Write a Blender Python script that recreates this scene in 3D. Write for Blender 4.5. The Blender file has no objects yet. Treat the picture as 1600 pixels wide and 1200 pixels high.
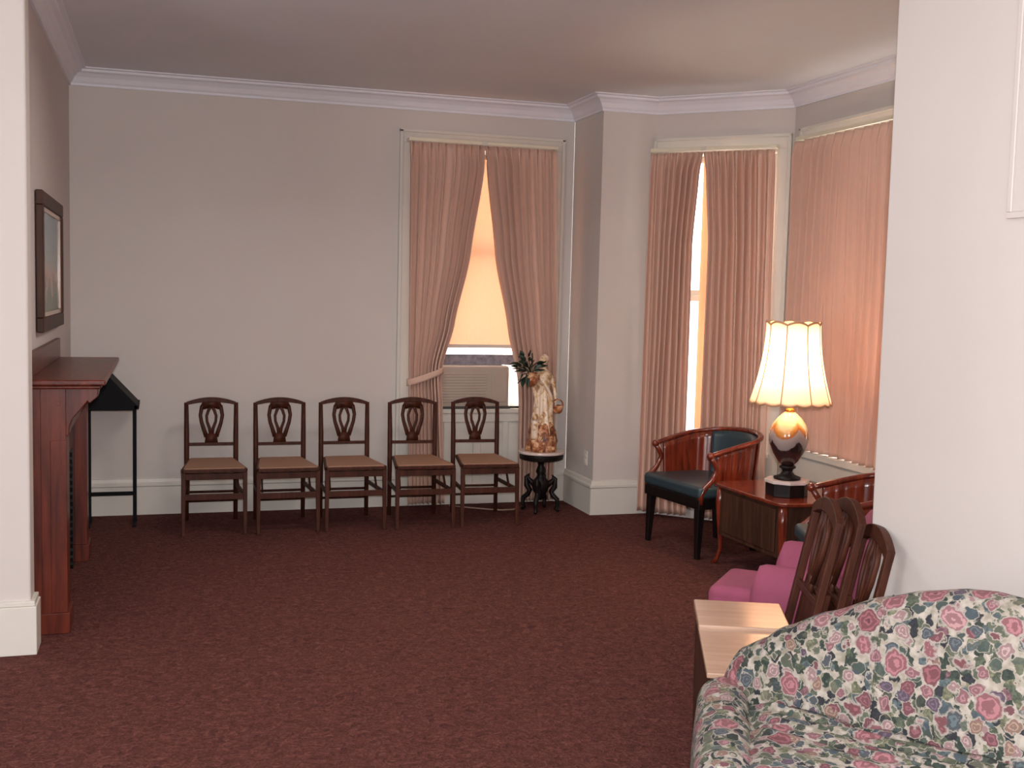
import bpy, bmesh, math, random
from mathutils import Vector, Matrix, noise
R = math.radians
PI = math.pi
rnd = random.Random(7)
scn = bpy.context.scene
COL = scn.collection

# ------------------------------------------------------------------ camera
EYE = 1.68
FPX = 1750.0
cam_d = bpy.data.cameras.new('camera')
cam_d.sensor_width = 36.0
cam_d.lens = FPX / 1600 * 36
cam_d.clip_start = 0.05
cam = bpy.data.objects.new('camera', cam_d)
COL.objects.link(cam)
cam.matrix_world = (Matrix.Translation((0, 0, EYE)) @ Matrix.Rotation(-R(17.4), 4, 'Z')
                    @ Matrix.Rotation(R(90 - 4.66), 4, 'X') @ Matrix.Rotation(R(1.42), 4, 'Z'))
scn.camera = cam

# ------------------------------------------------------------------ colour management, world
scn.view_settings.view_transform = 'Standard'
scn.view_settings.look = 'None'
scn.view_settings.gamma = 1
scn.view_settings.use_curve_mapping = False
scn.view_settings.exposure = 0.1
w = bpy.data.worlds.new('world')
scn.world = w
w.use_nodes = True
w.node_tree.nodes['Background'].inputs[0].default_value = (1.0, 0.97, 0.93, 1)
w.node_tree.nodes['Background'].inputs[1].default_value = 5.0


def lamp(name, kind, loc, power, color, size=0.1, size_y=None, aim=None):
    d = bpy.data.lights.new(name, kind)
    d.energy = power
    d.color = color
    if kind == 'AREA':
        d.shape = 'RECTANGLE'
        d.size = size
        d.size_y = size_y or size
    else:
        d.shadow_soft_size = size
    o = bpy.data.objects.new(name, d)
    COL.objects.link(o)
    o.location = loc
    if aim:
        o.rotation_euler = (Vector(aim) - Vector(loc)).to_track_quat('-Z', 'Y').to_euler()
    return o


# the camera's own flash, and the back room's ceiling light plus an added side fill (all outside the frame)
lamp('flash', 'POINT', (0.02, 0.0, EYE + 0.10), 395, (0.98, 0.96, 1.0), 0.03)
lamp('side_fill_light', 'AREA', (-3.9, 0.8, 1.7), 130, (0.95, 0.97, 1.0), 2.2, 1.9, (2.5, 2.9, 1.7))  # added fill that brightens the right wall; no window stands there
lamp('back_room_light', 'AREA', (1.4, 5.8, 2.95), 34, (1.0, 0.93, 0.86), 0.8, 0.8, (1.3, 5.2, 0))


# ------------------------------------------------------------------ material helpers
def srgb(r, g, b):
    def f(c):
        c /= 255.0
        return c / 12.92 if c <= 0.04045 else ((c + 0.055) / 1.055) ** 2.4
    return (f(r), f(g), f(b), 1)


class NT:
    def __init__(s, name):
        s.m = bpy.data.materials.new(name)
        s.m.use_nodes = True
        s.t = s.m.node_tree
        s.b = s.t.nodes['Principled BSDF']
        s.out = s.t.nodes['Material Output']
        s.co = s.n('ShaderNodeTexCoord').outputs['Object']

    def n(s, kind, **kw):
        x = s.t.nodes.new(kind)
        for k, v in kw.items():
            setattr(x, k, v)
        return x

    def L(s, a, b):
        s.t.links.new(a, b)

    def mapping(s, scale=(1, 1, 1), co=None, rot=(0, 0, 0)):
        x = s.n('ShaderNodeMapping')
        x.inputs['Scale'].default_value = scale
        x.inputs['Rotation'].default_value = rot
        s.L(co or s.co, x.inputs[0])
        return x.outputs[0]

    def noise(s, scale, detail=2, co=None, rough=0.5, dist=0.0):
        x = s.n('ShaderNodeTexNoise')
        x.inputs['Scale'].default_value = scale
        x.inputs['Detail'].default_value = detail
        x.inputs['Roughness'].default_value = rough
        x.inputs['Distortion'].default_value = dist
        s.L(co or s.co, x.inputs['Vector'])
        return x.outputs[0]

    def ramp(s, fac, stops, interp='LINEAR'):
        x = s.n('ShaderNodeValToRGB')
        x.color_ramp.interpolation = interp
        e = x.color_ramp.elements
        while len(e) < len(stops):
            e.new(0.5)
        for i, (p, c) in enumerate(stops):
            e[i].position = p
            e[i].color = c
        s.L(fac, x.inputs[0])
        return x.outputs[0]

    def mix(s, fac, a, b):
        x = s.n('ShaderNodeMix', data_type='RGBA')
        for sock, v in ((x.inputs[0], fac), (x.inputs[6], a), (x.inputs[7], b)):
            if isinstance(v, (int, float, tuple)):
                sock.default_value = v
            else:
                s.L(v, sock)
        return x.outputs[2]

    def math(s, op, a, b=0.0, c=0.0):
        x = s.n('ShaderNodeMath', operation=op)
        for sock, v in zip(x.inputs, (a, b, c)):
            if isinstance(v, (int, float)):
                sock.default_value = v
            else:
                s.L(v, sock)
        return x.outputs[0]

    def bump(s, h, strength=0.3, dist=0.01):
        x = s.n('ShaderNodeBump')
        x.inputs['Strength'].default_value = strength
        x.inputs['Distance'].default_value = dist
        s.L(h, x.inputs['Height'])
        s.L(x.outputs[0], s.b.inputs['Normal'])

    def set(s, color=None, rough=None, **kw):
        for k, v in (('Base Color', color), ('Roughness', rough)):
            if v is None:
                continue
            if isinstance(v, (int, float, tuple)):
                s.b.inputs[k].default_value = v
            else:
                s.L(v, s.b.inputs[k])
        for k, v in kw.items():
            s.b.inputs[k.replace('_', ' ')].default_value = v
        return s.m


def plain(name, c, rough=0.6, var=0.06, scale=8, bump=0.0, bscale=80, **kw):
    t = NT(name)
    a = srgb(*c)
    lo = tuple(v * (1 - var) for v in a[:3]) + (1,)
    hi = tuple(min(1, v * (1 + var)) for v in a[:3]) + (1,)
    t.set(t.ramp(t.noise(scale, 3), [(0.3, lo), (0.7, hi)]), rough, **kw)
    if bump:
        t.bump(t.noise(bscale, 3), bump, 0.004)
    return t.m


def wood(name, dark, light, rough=0.35, grain=(30, 30, 2.0), coat=0.0, spec=0.5):
    t = NT(name)
    co = t.mapping(grain)
    f = t.noise(1.0, 5, co, 0.6, 0.6)
    c = t.ramp(f, [(0.28, srgb(*dark)), (0.72, srgb(*light))])
    t.set(c, rough, Coat_Weight=coat, Coat_Roughness=0.12, Specular_IOR_Level=spec)
    t.bump(f, 0.08, 0.002)
    return t.m


def translucent(name, c, tc, amount, var=0.05, weave=None):
    """cloth that passes some of the light behind it"""
    t = NT(name)
    a = srgb(*c)
    f = t.noise(30, 3, t.mapping(weave or (1, 1, 1)))
    colr = t.ramp(f, [(0.3, tuple(v * (1 - var) for v in a[:3]) + (1,)), (0.7, tuple(min(1, v * (1 + var)) for v in a[:3]) + (1,))])
    t.set(colr, 0.85)
    tr = t.n('ShaderNodeBsdfTranslucent')
    tr.inputs[0].default_value = srgb(*tc)
    mx = t.n('ShaderNodeMixShader')
    mx.inputs[0].default_value = amount
    t.L(t.b.outputs[0], mx.inputs[1])
    t.L(tr.outputs[0], mx.inputs[2])
    t.L(mx.outputs[0], t.out.inputs[0])
    return t.m


def floral():
    t = NT('floral_fabric')
    warp = t.n('ShaderNodeVectorMath', operation='MULTIPLY_ADD')
    nz = t.n('ShaderNodeTexNoise')
    nz.inputs['Scale'].default_value = 16
    nz.inputs['Detail'].default_value = 2
    t.L(t.co, nz.inputs['Vector'])
    t.L(nz.outputs['Color'], warp.inputs[0])
    warp.inputs[1].default_value = (0.035, 0.035, 0.035)
    t.L(t.co, warp.inputs[2])
    warp2 = t.n('ShaderNodeVectorMath', operation='MULTIPLY_ADD')
    nz2 = t.n('ShaderNodeTexNoise')
    nz2.inputs['Scale'].default_value = 75
    nz2.inputs['Detail'].default_value = 3
    t.L(t.co, nz2.inputs['Vector'])
    t.L(nz2.outputs['Color'], warp2.inputs[0])
    warp2.inputs[1].default_value = (0.018, 0.018, 0.018)
    t.L(warp.outputs[0], warp2.inputs[2])
    co = warp2.outputs[0]

    def vor(scale, off, feature='F1', rand=1.0):
        mp = t.n('ShaderNodeMapping')
        mp.inputs['Location'].default_value = (off, off * 0.7, off * 1.3)
        t.L(co, mp.inputs[0])
        v = t.n('ShaderNodeTexVoronoi', feature=feature)
        v.inputs['Scale'].default_value = scale
        v.inputs['Randomness'].default_value = rand
        t.L(mp.outputs[0], v.inputs['Vector'])
        return v
    base = t.ramp(t.noise(40, 2), [(0.35, srgb(150, 142, 118)), (0.65, srgb(196, 184, 168))])
    # leaves: two layers of dark cells with pale rims
    v1 = vor(34, 3.1)
    pal1 = t.ramp(v1.outputs['Color'], [(0.0, srgb(48, 66, 54)), (0.3, srgb(86, 98, 74)), (0.5, srgb(40, 44, 52)),
                                        (0.64, srgb(120, 122, 88)), (0.78, srgb(86, 104, 106)), (0.9, srgb(132, 84, 92))], 'CONSTANT')
    m1 = t.ramp(v1.outputs['Distance'], [(0.53, (1, 1, 1, 1)), (0.58, (0, 0, 0, 1))])
    v1b = vor(25, 14.7)
    pal1b = t.ramp(v1b.outputs['Color'], [(0.0, srgb(70, 88, 80)), (0.3, srgb(98, 106, 82)), (0.5, srgb(70, 88, 98)),
                                         (0.66, srgb(40, 46, 44)), (0.8, srgb(118, 116, 90))], 'CONSTANT')
    m1b = t.ramp(v1b.outputs['Distance'], [(0.40, (1, 1, 1, 1)), (0.44, (0, 0, 0, 1))])
    r1b = t.ramp(v1b.outputs['Distance'], [(0.44, (1, 1, 1, 1)), (0.49, (0, 0, 0, 1))])
    vein = t.ramp(t.noise(110, 2, co), [(0.42, (0.55, 0.55, 0.55, 1)), (0.62, (1.15, 1.15, 1.15, 1))])
    mv = t.n('ShaderNodeMix', data_type='RGBA', blend_type='MULTIPLY')
    mv.inputs[0].default_value = 1
    t.L(pal1, mv.inputs[6])
    t.L(vein, mv.inputs[7])
    c = t.mix(m1, base, mv.outputs[2])
    c = t.mix(r1b, c, srgb(176, 166, 146))
    c = t.mix(m1b, c, t.mix(0.35, pal1b, mv.outputs[2]))
    # small blossoms
    v2 = vor(21, 9.7)
    pal2 = t.ramp(v2.outputs['Color'], [(0.0, srgb(166, 110, 116)), (0.26, srgb(186, 152, 148)), (0.42, srgb(92, 106, 112)),
                                        (0.56, srgb(140, 74, 84)), (0.72, srgb(168, 134, 110)), (0.84, srgb(110, 92, 112))], 'CONSTANT')
    ring2 = t.ramp(t.math('SINE', t.math('MULTIPLY', v2.outputs['Distance'], 34.0)), [(0.2, (0.62, 0.55, 0.55, 1)), (0.8, (1.1, 1.1, 1.1, 1))])
    m = t.n('ShaderNodeMix', data_type='RGBA', blend_type='MULTIPLY')
    m.inputs[0].default_value = 1
    t.L(pal2, m.inputs[6])
    t.L(ring2, m.inputs[7])
    k2 = t.ramp(v2.outputs['Distance'], [(0.37, (1, 1, 1, 1)), (0.41, (0, 0, 0, 1))])
    rim2 = t.ramp(v2.outputs['Distance'], [(0.41, (0.9, 0.9, 0.9, 1)), (0.46, (0, 0, 0, 1))])
    c = t.mix(rim2, c, srgb(186, 174, 158))
    c = t.mix(k2, c, m.outputs[2])
    # big roses with a dark heart and curled petals
    v3 = vor(10.5, 21.3)
    sel = t.math('GREATER_THAN', t.n('ShaderNodeSeparateColor').outputs[0], 0.5)
    sc = sel.node.inputs[0].links[0].from_node
    t.L(v3.outputs['Color'], sc.inputs[0])
    sel.node.inputs[1].default_value = 0.36
    pal3 = t.ramp(sc.outputs[1], [(0.0, srgb(170, 100, 106)), (0.4, srgb(146, 72, 80)), (0.66, srgb(182, 130, 130)), (0.86, srgb(88, 108, 112))], 'CONSTANT')
    pet = t.math('SINE', t.math('ADD', t.math('MULTIPLY', v3.outputs['Distance'], 40.0), t.math('MULTIPLY', t.noise(38, 1, co), 8.0)))
    petc = t.ramp(pet, [(0.1, (0.62, 0.5, 0.52, 1)), (0.6, (1.12, 1.08, 1.08, 1))])
    m3 = t.n('ShaderNodeMix', data_type='RGBA', blend_type='MULTIPLY')
    m3.inputs[0].default_value = 1
    t.L(pal3, m3.inputs[6])
    t.L(petc, m3.inputs[7])
    heart = t.ramp(v3.outputs['Distance'], [(0.045, (1, 1, 1, 1)), (0.075, (0, 0, 0, 1))])
    rose = t.mix(heart, m3.outputs[2], srgb(92, 36, 52))
    k3 = t.math('MULTIPLY', t.ramp(v3.outputs['Distance'], [(0.33, (1, 1, 1, 1)), (0.37, (0, 0, 0, 1))]), sel)
    r3 = t.math('MULTIPLY', t.ramp(v3.outputs['Distance'], [(0.36, (1, 1, 1, 1)), (0.41, (0, 0, 0, 1))]), sel)
    c = t.mix(r3, c, srgb(184, 172, 158))
    c = t.mix(k3, c, rose)
    hs = t.n('ShaderNodeHueSaturation')
    hs.inputs['Saturation'].default_value = 0.82
    hs.inputs['Value'].default_value = 0.66
    t.L(c, hs.inputs['Color'])
    c = hs.outputs[0]
    t.set(c, 0.8)
    t.bump(t.noise(320, 2), 0.15, 0.002)
    return t.m


def carpet():
    t = NT('carpet')
    co = t.mapping((1, 1.0, 1))
    a = t.noise(30, 4, co, 0.65, 1.2)
    b = t.noise(95, 2, co, 0.6)
    f = t.math('ADD', t.math('MULTIPLY', a, 0.65), t.math('MULTIPLY', b, 0.35))
    c = t.ramp(f, [(0.34, srgb(66, 37, 34)), (0.5, srgb(92, 53, 48)), (0.68, srgb(124, 78, 70))])
    t.set(c, 0.95, Specular_IOR_Level=0.1)
    t.bump(f, 0.9, 0.02)
    return t.m


M = {}
M['wall'] = plain('wall_paint', (206, 198, 191), 0.62, 0.012, 3, 0.03)
M['wall_left'] = plain('left_wall_paint', (200, 190, 186), 0.62, 0.012, 3, 0.03)
M['trim'] = plain('trim_paint', (214, 209, 198), 0.4, 0.02, 5)
M['crown'] = plain('crown_paint', (226, 226, 232), 0.5, 0.015, 5)
M['ceiling'] = plain('ceiling_paint', (220, 222, 225), 0.8, 0.015, 2)
M['carpet'] = carpet()
M['mahog'] = wood('mahogany', (60, 22, 14), (116, 48, 30), 0.38, (26, 26, 2.2), 0.1, 0.3)
M['mahog_h'] = wood('mahogany_grain_along', (60, 24, 16), (112, 50, 34), 0.36, (26, 2.2, 26), 0.08, 0.25)
M['chairwood'] = wood('walnut_stain', (46, 22, 15), (84, 44, 29), 0.5, (40, 40, 5), spec=0.2)
M['cane'] = plain('cane_seat', (150, 112, 88), 0.7, 0.15, 120, 0.4, 220)
M['black'] = plain('black_metal', (8, 8, 9), 0.6, 0.1, Specular_IOR_Level=0.15)
M['curtain'] = translucent('curtain_cloth', (218, 182, 163), (234, 176, 144), 0.09, 0.06, (20, 20, 0.6))
M['lit_edge'] = translucent('curtain_lit_edge', (240, 210, 184), (255, 150, 84), 0.30, 0.03)  # orange tint imitates daylight glowing through the curtain's leading edge
M['shade_cloth'] = translucent('window_shade_cloth', (240, 214, 190), (250, 176, 128), 0.24, 0.05, (9, 9, 0.5))
M['lampshade'] = translucent('lamp_shade_cloth', (246, 226, 206), (255, 236, 220), 0.6, 0.02)
M['shade_trim'] = plain('lamp_shade_piping', (196, 152, 112), 0.6)
M['teal'] = plain('teal_vinyl', (44, 60, 66), 0.38, 0.08, 6, 0.1, 200)
M['redwood'] = wood('cherry_wood', (72, 22, 14), (134, 54, 30), 0.22, (30, 30, 3), 0.4)
M['darkleg'] = wood('ebonised_wood', (12, 9, 9), (28, 17, 15), 0.45, spec=0.25)
M['pink'] = plain('pink_upholstery', (150, 72, 98), 0.8, 0.07, 14, 0.15, 260)
M['floral'] = floral()
M['laminate'] = wood('blond_wood', (170, 138, 114), (188, 156, 132), 0.25, (3, 22, 22), 0.3)
M['brown'] = wood('brown_wood', (44, 26, 19), (82, 52, 38), 0.5, spec=0.2)
M['marble'] = plain('white_marble', (214, 196, 188), 0.25, 0.08, 12)
M['cream_glaze'] = None
M['acgrey'] = plain('air_conditioner_grey', (176, 160, 146), 0.5, 0.02)
M['acdark'] = plain('air_conditioner_dark', (74, 70, 68), 0.5, 0.05)
M['backlit_band'] = plain('backlit_band_grey', (128, 124, 134), 0.6, 0.3, 30)  # grey stands in for the dark backlit band above the unit
M['plastic_w'] = translucent('white_filler_panel', (236, 236, 236), (255, 250, 245), 0.7)
M['leaf'] = plain('leaf_green', (30, 50, 34), 0.4, 0.35, 14)
M['brass'] = plain('brass', (200, 140, 60), 0.22, 0.1, 10, Metallic=1.0)
M['rod'] = plain('curtain_rod_enamel', (228, 220, 196), 0.35, 0.02)
M['plate'] = plain('outlet_plate_plastic', (226, 220, 208), 0.4, 0.02)
M['cord'] = plain('cord_rubber', (150, 130, 112), 0.5, 0.05)
M['tile'] = None


def _glass():
    t = NT('window_glass')
    tr = t.n('ShaderNodeBsdfTransparent')
    gl = t.n('ShaderNodeBsdfGlossy')
    gl.inputs['Roughness'].default_value = 0.02
    mx = t.n('ShaderNodeMixShader')
    mx.inputs[0].default_value = 0.06
    t.L(tr.outputs[0], mx.inputs[1])
    t.L(gl.outputs[0], mx.inputs[2])
    t.L(mx.outputs[0], t.out.inputs[0])
    return t.m


def _tile():
    t = NT('hearth_tile')
    b = t.n('ShaderNodeTexBrick')
    b.inputs['Scale'].default_value = 12
    b.inputs['Color1'].default_value = srgb(28, 40, 38)
    b.inputs['Color2'].default_value = srgb(44, 56, 52)
    b.inputs['Mortar'].default_value = srgb(14, 16, 16)
    b.inputs['Mortar Size'].default_value = 0.03
    t.L(t.mapping((1, 1, 1), rot=(0, PI / 2, PI / 2)), b.inputs[0])
    t.set(b.outputs[0], 0.2)
    return t.m


def _figurine():
    t = NT('figurine_glaze')
    f = t.noise(17, 4, None, 0.6, 1.0)
    c = t.ramp(f, [(0.34, srgb(146, 92, 50)), (0.43, srgb(212, 176, 132)), (0.55, srgb(236, 216, 192))])
    t.set(c, 0.35)
    return t.m


def _rock():
    t = NT('figurine_base_glaze')
    f = t.noise(22, 4, None, 0.6, 1.0)
    c = t.ramp(f, [(0.36, srgb(90, 44, 22)), (0.5, srgb(168, 98, 56)), (0.66, srgb(226, 188, 146))])
    t.set(c, 0.3)
    t.bump(f, 0.6, 0.02)
    return t.m


def _vase():
    """dark lower body with a pale scalloped band and golden shoulder"""
    t = NT('lamp_base_glaze')
    sep = t.n('ShaderNodeSeparateXYZ')
    t.L(t.co, sep.inputs[0])
    ang = t.math('ARCTAN2', sep.outputs[1], sep.outputs[0])
    sc = t.math('MULTIPLY', t.math('ABSOLUTE', t.math('SINE', t.math('MULTIPLY', ang, 2.0))), 0.06)
    z = t.math('ADD', sep.outputs[2], sc)
    z = t.math('ADD', z, t.math('MULTIPLY', t.noise(40, 2), 0.03))
    c = t.ramp(z, [(0.0, srgb(46, 28, 26)), (0.345, srgb(52, 34, 34)), (0.352, srgb(150, 134, 130)), (0.41, srgb(168, 150, 142)),
                   (0.42, srgb(176, 96, 36)), (0.45, srgb(206, 150, 76)), (0.475, srgb(230, 206, 156))], 'LINEAR')
    t.set(c, 0.12)
    t.b.inputs['Coat Weight'].default_value = 0.5
    return t.m


def _picture():
    t = NT('painted_landscape')
    sep = t.n('ShaderNodeSeparateXYZ')
    t.L(t.co, sep.inputs[0])
    z = t.math('ADD', sep.outputs[2], t.math('MULTIPLY', t.math('SUBTRACT', t.noise(7, 4), 0.5), 0.3))
    c = t.ramp(t.math('ADD', z, 0.5), [(0.1, srgb(96, 88, 66)), (0.3, srgb(70, 96, 60)), (0.42, srgb(178, 140, 128)), (0.52, srgb(150, 156, 150)),
                                       (0.72, srgb(128, 146, 156)), (0.9, srgb(150, 150, 146))])
    t.set(c, 0.25)
    return t.m


M['glass'] = _glass()
M['tile'] = _tile()
M['figurine'] = _figurine()
M['rock'] = _rock()
M['vase'] = _vase()
M['painting'] = _picture()


# ------------------------------------------------------------------ mesh helpers
def box(bm, c, s, rz=0.0, rx=0.0, ry=0.0, taper=1.0):
    """box with centre c and size s; taper scales the bottom face"""
    m = Matrix.Translation(c) @ Matrix.Rotation(rz, 4, 'Z') @ Matrix.Rotation(ry, 4, 'Y') @ Matrix.Rotation(rx, 4, 'X')
    vs = []
    for z in (-.5, .5):
        k = taper if z < 0 else 1
        for x, y in ((-.5, -.5), (.5, -.5), (.5, .5), (-.5, .5)):
            vs.append(bm.verts.new(m @ Vector((x * s[0] * k, y * s[1] * k, z * s[2]))))
    for f in ((3, 2, 1, 0), (4, 5, 6, 7), (0, 1, 5, 4), (1, 2, 6, 5), (2, 3, 7, 6), (3, 0, 4, 7)):
        bm.faces.new([vs[i] for i in f])


def b2(bm, x0, x1, y0, y1, z0, z1):
    box(bm, ((x0 + x1) / 2, (y0 + y1) / 2, (z0 + z1) / 2), (abs(x1 - x0), abs(y1 - y0), abs(z1 - z0)))


def bar(bm, a, b, wx, wy, up=(0, 0, 1), t0=1.0, t1=1.0):
    """rectangular bar from a to b, wx wide sideways and wy deep, tapering"""
    a, b = Vector(a), Vector(b)
    d = (b - a).normalized()
    up = Vector(up)
    if abs(d.dot(up)) > 0.95:
        up = Vector((0, 1, 0))
    s = d.cross(up).normalized()
    u = s.cross(d).normalized()
    r = []
    for p, k in ((a, t0), (b, t1)):
        r.append([bm.verts.new(p + s * (i * wx * k / 2) + u * (j * wy * k / 2)) for i, j in ((-1, -1), (1, -1), (1, 1), (-1, 1))])
    for i in range(4):
        j = (i + 1) % 4
        bm.faces.new((r[0][i], r[0][j], r[1][j], r[1][i]))
    bm.faces.new(r[0][::-1])
    bm.faces.new(r[1])


def tube(bm, pts, rad, n=10, flat=1.0, up=(0, 0, 1), caps=True):
    """tube along pts; rad number or list; flat squeezes it along the second axis"""
    pts = [Vector(p) for p in pts]
    N = len(pts)
    if not isinstance(rad, (list, tuple)):
        rad = [rad] * N
    rings = []
    prev = None
    for i, p in enumerate(pts):
        d = (pts[min(i + 1, N - 1)] - pts[max(i - 1, 0)]).normalized()
        u0 = Vector(up) if prev is None else prev
        if abs(d.dot(u0)) > 0.97:
            u0 = Vector((1, 0, 0)) if abs(d.x) < 0.9 else Vector((0, 1, 0))
        s = d.cross(u0).normalized()
        u = s.cross(d).normalized()
        prev = u
        rings.append([bm.verts.new(p + s * math.cos(2 * PI * k / n) * rad[i] + u * math.sin(2 * PI * k / n) * rad[i] * flat) for k in range(n)])
    for a, b in zip(rings, rings[1:]):
        for k in range(n):
            j = (k + 1) % n
            bm.faces.new((a[k], a[j], b[j], b[k]))
    if caps:
        bm.faces.new(rings[0][::-1])
        bm.faces.new(rings[-1])


def lathe(bm, prof, n=32, c=(0, 0, 0), f=None):
    """prof = [(r, z)]; f(angle, r, z) -> (r, z) can reshape"""
    rings = []
    for r, z in prof:
        ring = []
        for k in range(n):
            a = 2 * PI * k / n
            rr, zz = f(a, r, z) if f else (r, z)
            ring.append(bm.verts.new((c[0] + rr * math.cos(a), c[1] + rr * math.sin(a), c[2] + zz)))
        rings.append(ring)
    for a, b in zip(rings, rings[1:]):
        for k in range(n):
            j = (k + 1) % n
            bm.faces.new((a[k], a[j], b[j], b[k]))
    return rings


def capped(bm, prof, n=32, c=(0, 0, 0), f=None):
    r = lathe(bm, prof, n, c, f)
    bm.faces.new(r[0][::-1])
    bm.faces.new(r[-1])


def prism(bm, outline, a, b, plane='xz'):
    """closed outline extruded between a and b along the third axis"""
    def P(u, v, w_):
        return {'xz': (u, w_, v), 'xy': (u, v, w_), 'yz': (w_, u, v)}[plane]
    r0 = [bm.verts.new(P(u, v, a)) for u, v in outline]
    r1 = [bm.verts.new(P(u, v, b)) for u, v in outline]
    n = len(outline)
    for i in range(n):
        j = (i + 1) % n
        bm.faces.new((r0[i], r0[j], r1[j], r1[i]))
    bm.faces.new(r0[::-1])
    bm.faces.new(r1)


def grid(bm, nu, nv, fn, close_u=False):
    v = [[bm.verts.new(fn(i / nu, j / nv)) for j in range(nv + 1)] for i in range(nu + (0 if close_u else 1))]
    n = len(v)
    for i in range(nu):
        for j in range(nv):
            a, b = v[i], v[(i + 1) % n]
            bm.faces.new((a[j], b[j], b[j + 1], a[j + 1]))
    return v


def obj(name, bm, mat, parent=None, bevel=0.0, smooth=False, seg=2, solid=0.0, subs=0, remesh=0.0, keep=60):
    bmesh.ops.recalc_face_normals(bm, faces=bm.faces)
    me = bpy.data.meshes.new(name)
    bm.to_mesh(me)
    bm.free()
    me.materials.append(mat)
    o = bpy.data.objects.new(name, me)
    COL.objects.link(o)
    o.parent = parent
    if smooth or bevel or remesh:
        for p in me.polygons:
            p.use_smooth = True
    if solid:
        m = o.modifiers.new('s', 'SOLIDIFY')
        m.thickness = solid
        m.offset = 0
    if remesh:
        m = o.modifiers.new('r', 'REMESH')
        m.mode = 'VOXEL'
        m.voxel_size = remesh
        m.use_smooth_shade = True
        m = o.modifiers.new('cs', 'SMOOTH')
        m.factor = 0.5
        m.iterations = 3
    if bevel:
        m = o.modifiers.new('b', 'BEVEL')
        m.width = bevel
        m.segments = seg
        m.limit_method = 'ANGLE'
        m.angle_limit = R(35)
        m.harden_normals = True
    if subs:
        m = o.modifiers.new('u', 'SUBSURF')
        m.levels = subs
        m.render_levels = subs
    return o


def B():
    return bmesh.new()


def tag(o, label, cat=None, group=None):
    o['label'] = label
    if cat:
        o['category'] = cat
    if group:
        o['group'] = group
    return o


def thing(name, label, cat, loc=(0, 0, 0), rz=0.0, group=None):
    o = bpy.data.objects.new(name, None)
    COL.objects.link(o)
    o.location = loc
    o.rotation_euler = (0, 0, rz)
    o.empty_display_size = 0.1
    return tag(o, label, cat, group)


def struct(name, bm, mat, bevel=0.0, parent=None, smooth=False):
    o = obj(name, bm, mat, parent, bevel, smooth)
    if not parent:
        o['kind'] = 'structure'
    return o


# ------------------------------------------------------------------ the room shell
CEIL = 3.16
YB = 8.51                                   # back wall
XL = -0.62                                  # chimney wall
P = [(XL, 5.50), (XL, YB), (3.14, YB), (3.14, 7.90), (3.58, 7.90), (4.32, 7.17), (4.32, 4.25), (3.60, 3.53), (2.62, 3.53)]

bm = B()
b2(bm, -4.2, 4.9, -2.2, 9.0, -0.12, 0.0)
struct('floor', bm, M['carpet'])
bm = B()
b2(bm, -4.2, 4.9, -2.2, 9.0, CEIL, CEIL + 0.12)
struct('ceiling', bm, M['ceiling'])


def frame2d(p0, p1):
    """along direction d and outward normal n of a wall walked clockwise"""
    d = Vector((p1[0] - p0[0], p1[1] - p0[1], 0))
    L = d.length
    d.normalize()
    return Vector((p0[0], p0[1], 0)), d, Vector((-d.y, d.x, 0)), L


def lbox(bm, fr, s0, s1, o0, o1, z0, z1):
    """box in wall coordinates: s along, o outward, z up"""
    p, d, n, L = fr
    vs = []
    for z in (z0, z1):
        for s, o in ((s0, o0), (s1, o0), (s1, o1), (s0, o1)):
            q = p + d * s + n * o
            vs.append(bm.verts.new((q.x, q.y, z)))
    for f in ((3, 2, 1, 0), (4, 5, 6, 7), (0, 1, 5, 4), (1, 2, 6, 5), (2, 3, 7, 6), (3, 0, 4, 7)):
        bm.faces.new([vs[i] for i in f])


def wall(name, p0, p1, th=0.2, holes=(), mat='wall', e0=0.0, e1=0.0, z1=CEIL + 0.01):
    fr = frame2d(p0, p1)
    bm = B()
    s = -e0
    for (a, b, za, zb) in holes:
        lbox(bm, fr, s, a, 0, th, -0.02, z1)
        if za > 0.01:
            lbox(bm, fr, a, b, 0, th, -0.02, za)
        lbox(bm, fr, a, b, 0, th, zb, z1)
        s = b
    lbox(bm, fr, s, fr[3] + e1, 0, th, -0.02, z1)
    struct(name, bm, M[mat])
    return fr


W1 = (1.83 - XL, 2.93 - XL, 0.76, 2.80)     # window 1 opening on the back wall
fr_left = wall('wall_left', (XL, 5.511), P[1], mat='wall_left', e1=0.2)
fr_back = wall('wall_back', P[1], P[2], holes=[W1], th=0.24)
fr_ret = wall('wall_bay_return', P[2], (3.14, 7.90), th=0.2, e0=-0.001, e1=-0.201)
fr_col = wall('wall_bay_pier', P[3], P[4], th=0.2, e1=0.08)
fr_dia = wall('wall_bay_corner', P[4], P[5], th=0.2, holes=[(0.10, 0.94, 0.55, 2.76)], e1=0.08)
fr_sid = wall('wall_bay_side', P[5], P[6], th=0.2, holes=[(0.22, 2.70, 0.64, 2.78)], e1=0.08)
wall('wall_bay_near_corner', P[6], P[7], th=0.2, e1=0.08)
wall('wall_bay_near_pier', P[7], P[8], th=0.12, e1=-0.02)

# partition between the rooms and the front room's own walls
bm = B()
b2(bm, -4.0, -0.565, 5.36, 5.51, -0.02, CEIL + 0.01)
struct('wall_partition_left', bm, M['wall'], 0.012)
bm = B()
b2(bm, 2.50, 2.62, -2.0, 3.50, -0.02, CEIL + 0.01)
struct('wall_right', bm, M['wall'], 0.012)
bm = B()
b2(bm, -4.0, 2.62, -2.12, -2.001, -0.02, CEIL + 0.01)
struct('wall_front', bm, M['wall'])
bm = B()
b2(bm, -4.12, -4.001, -2.12, 5.51, -0.02, CEIL + 0.01)
struct('wall_far_left', bm, M['wall'])


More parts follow.
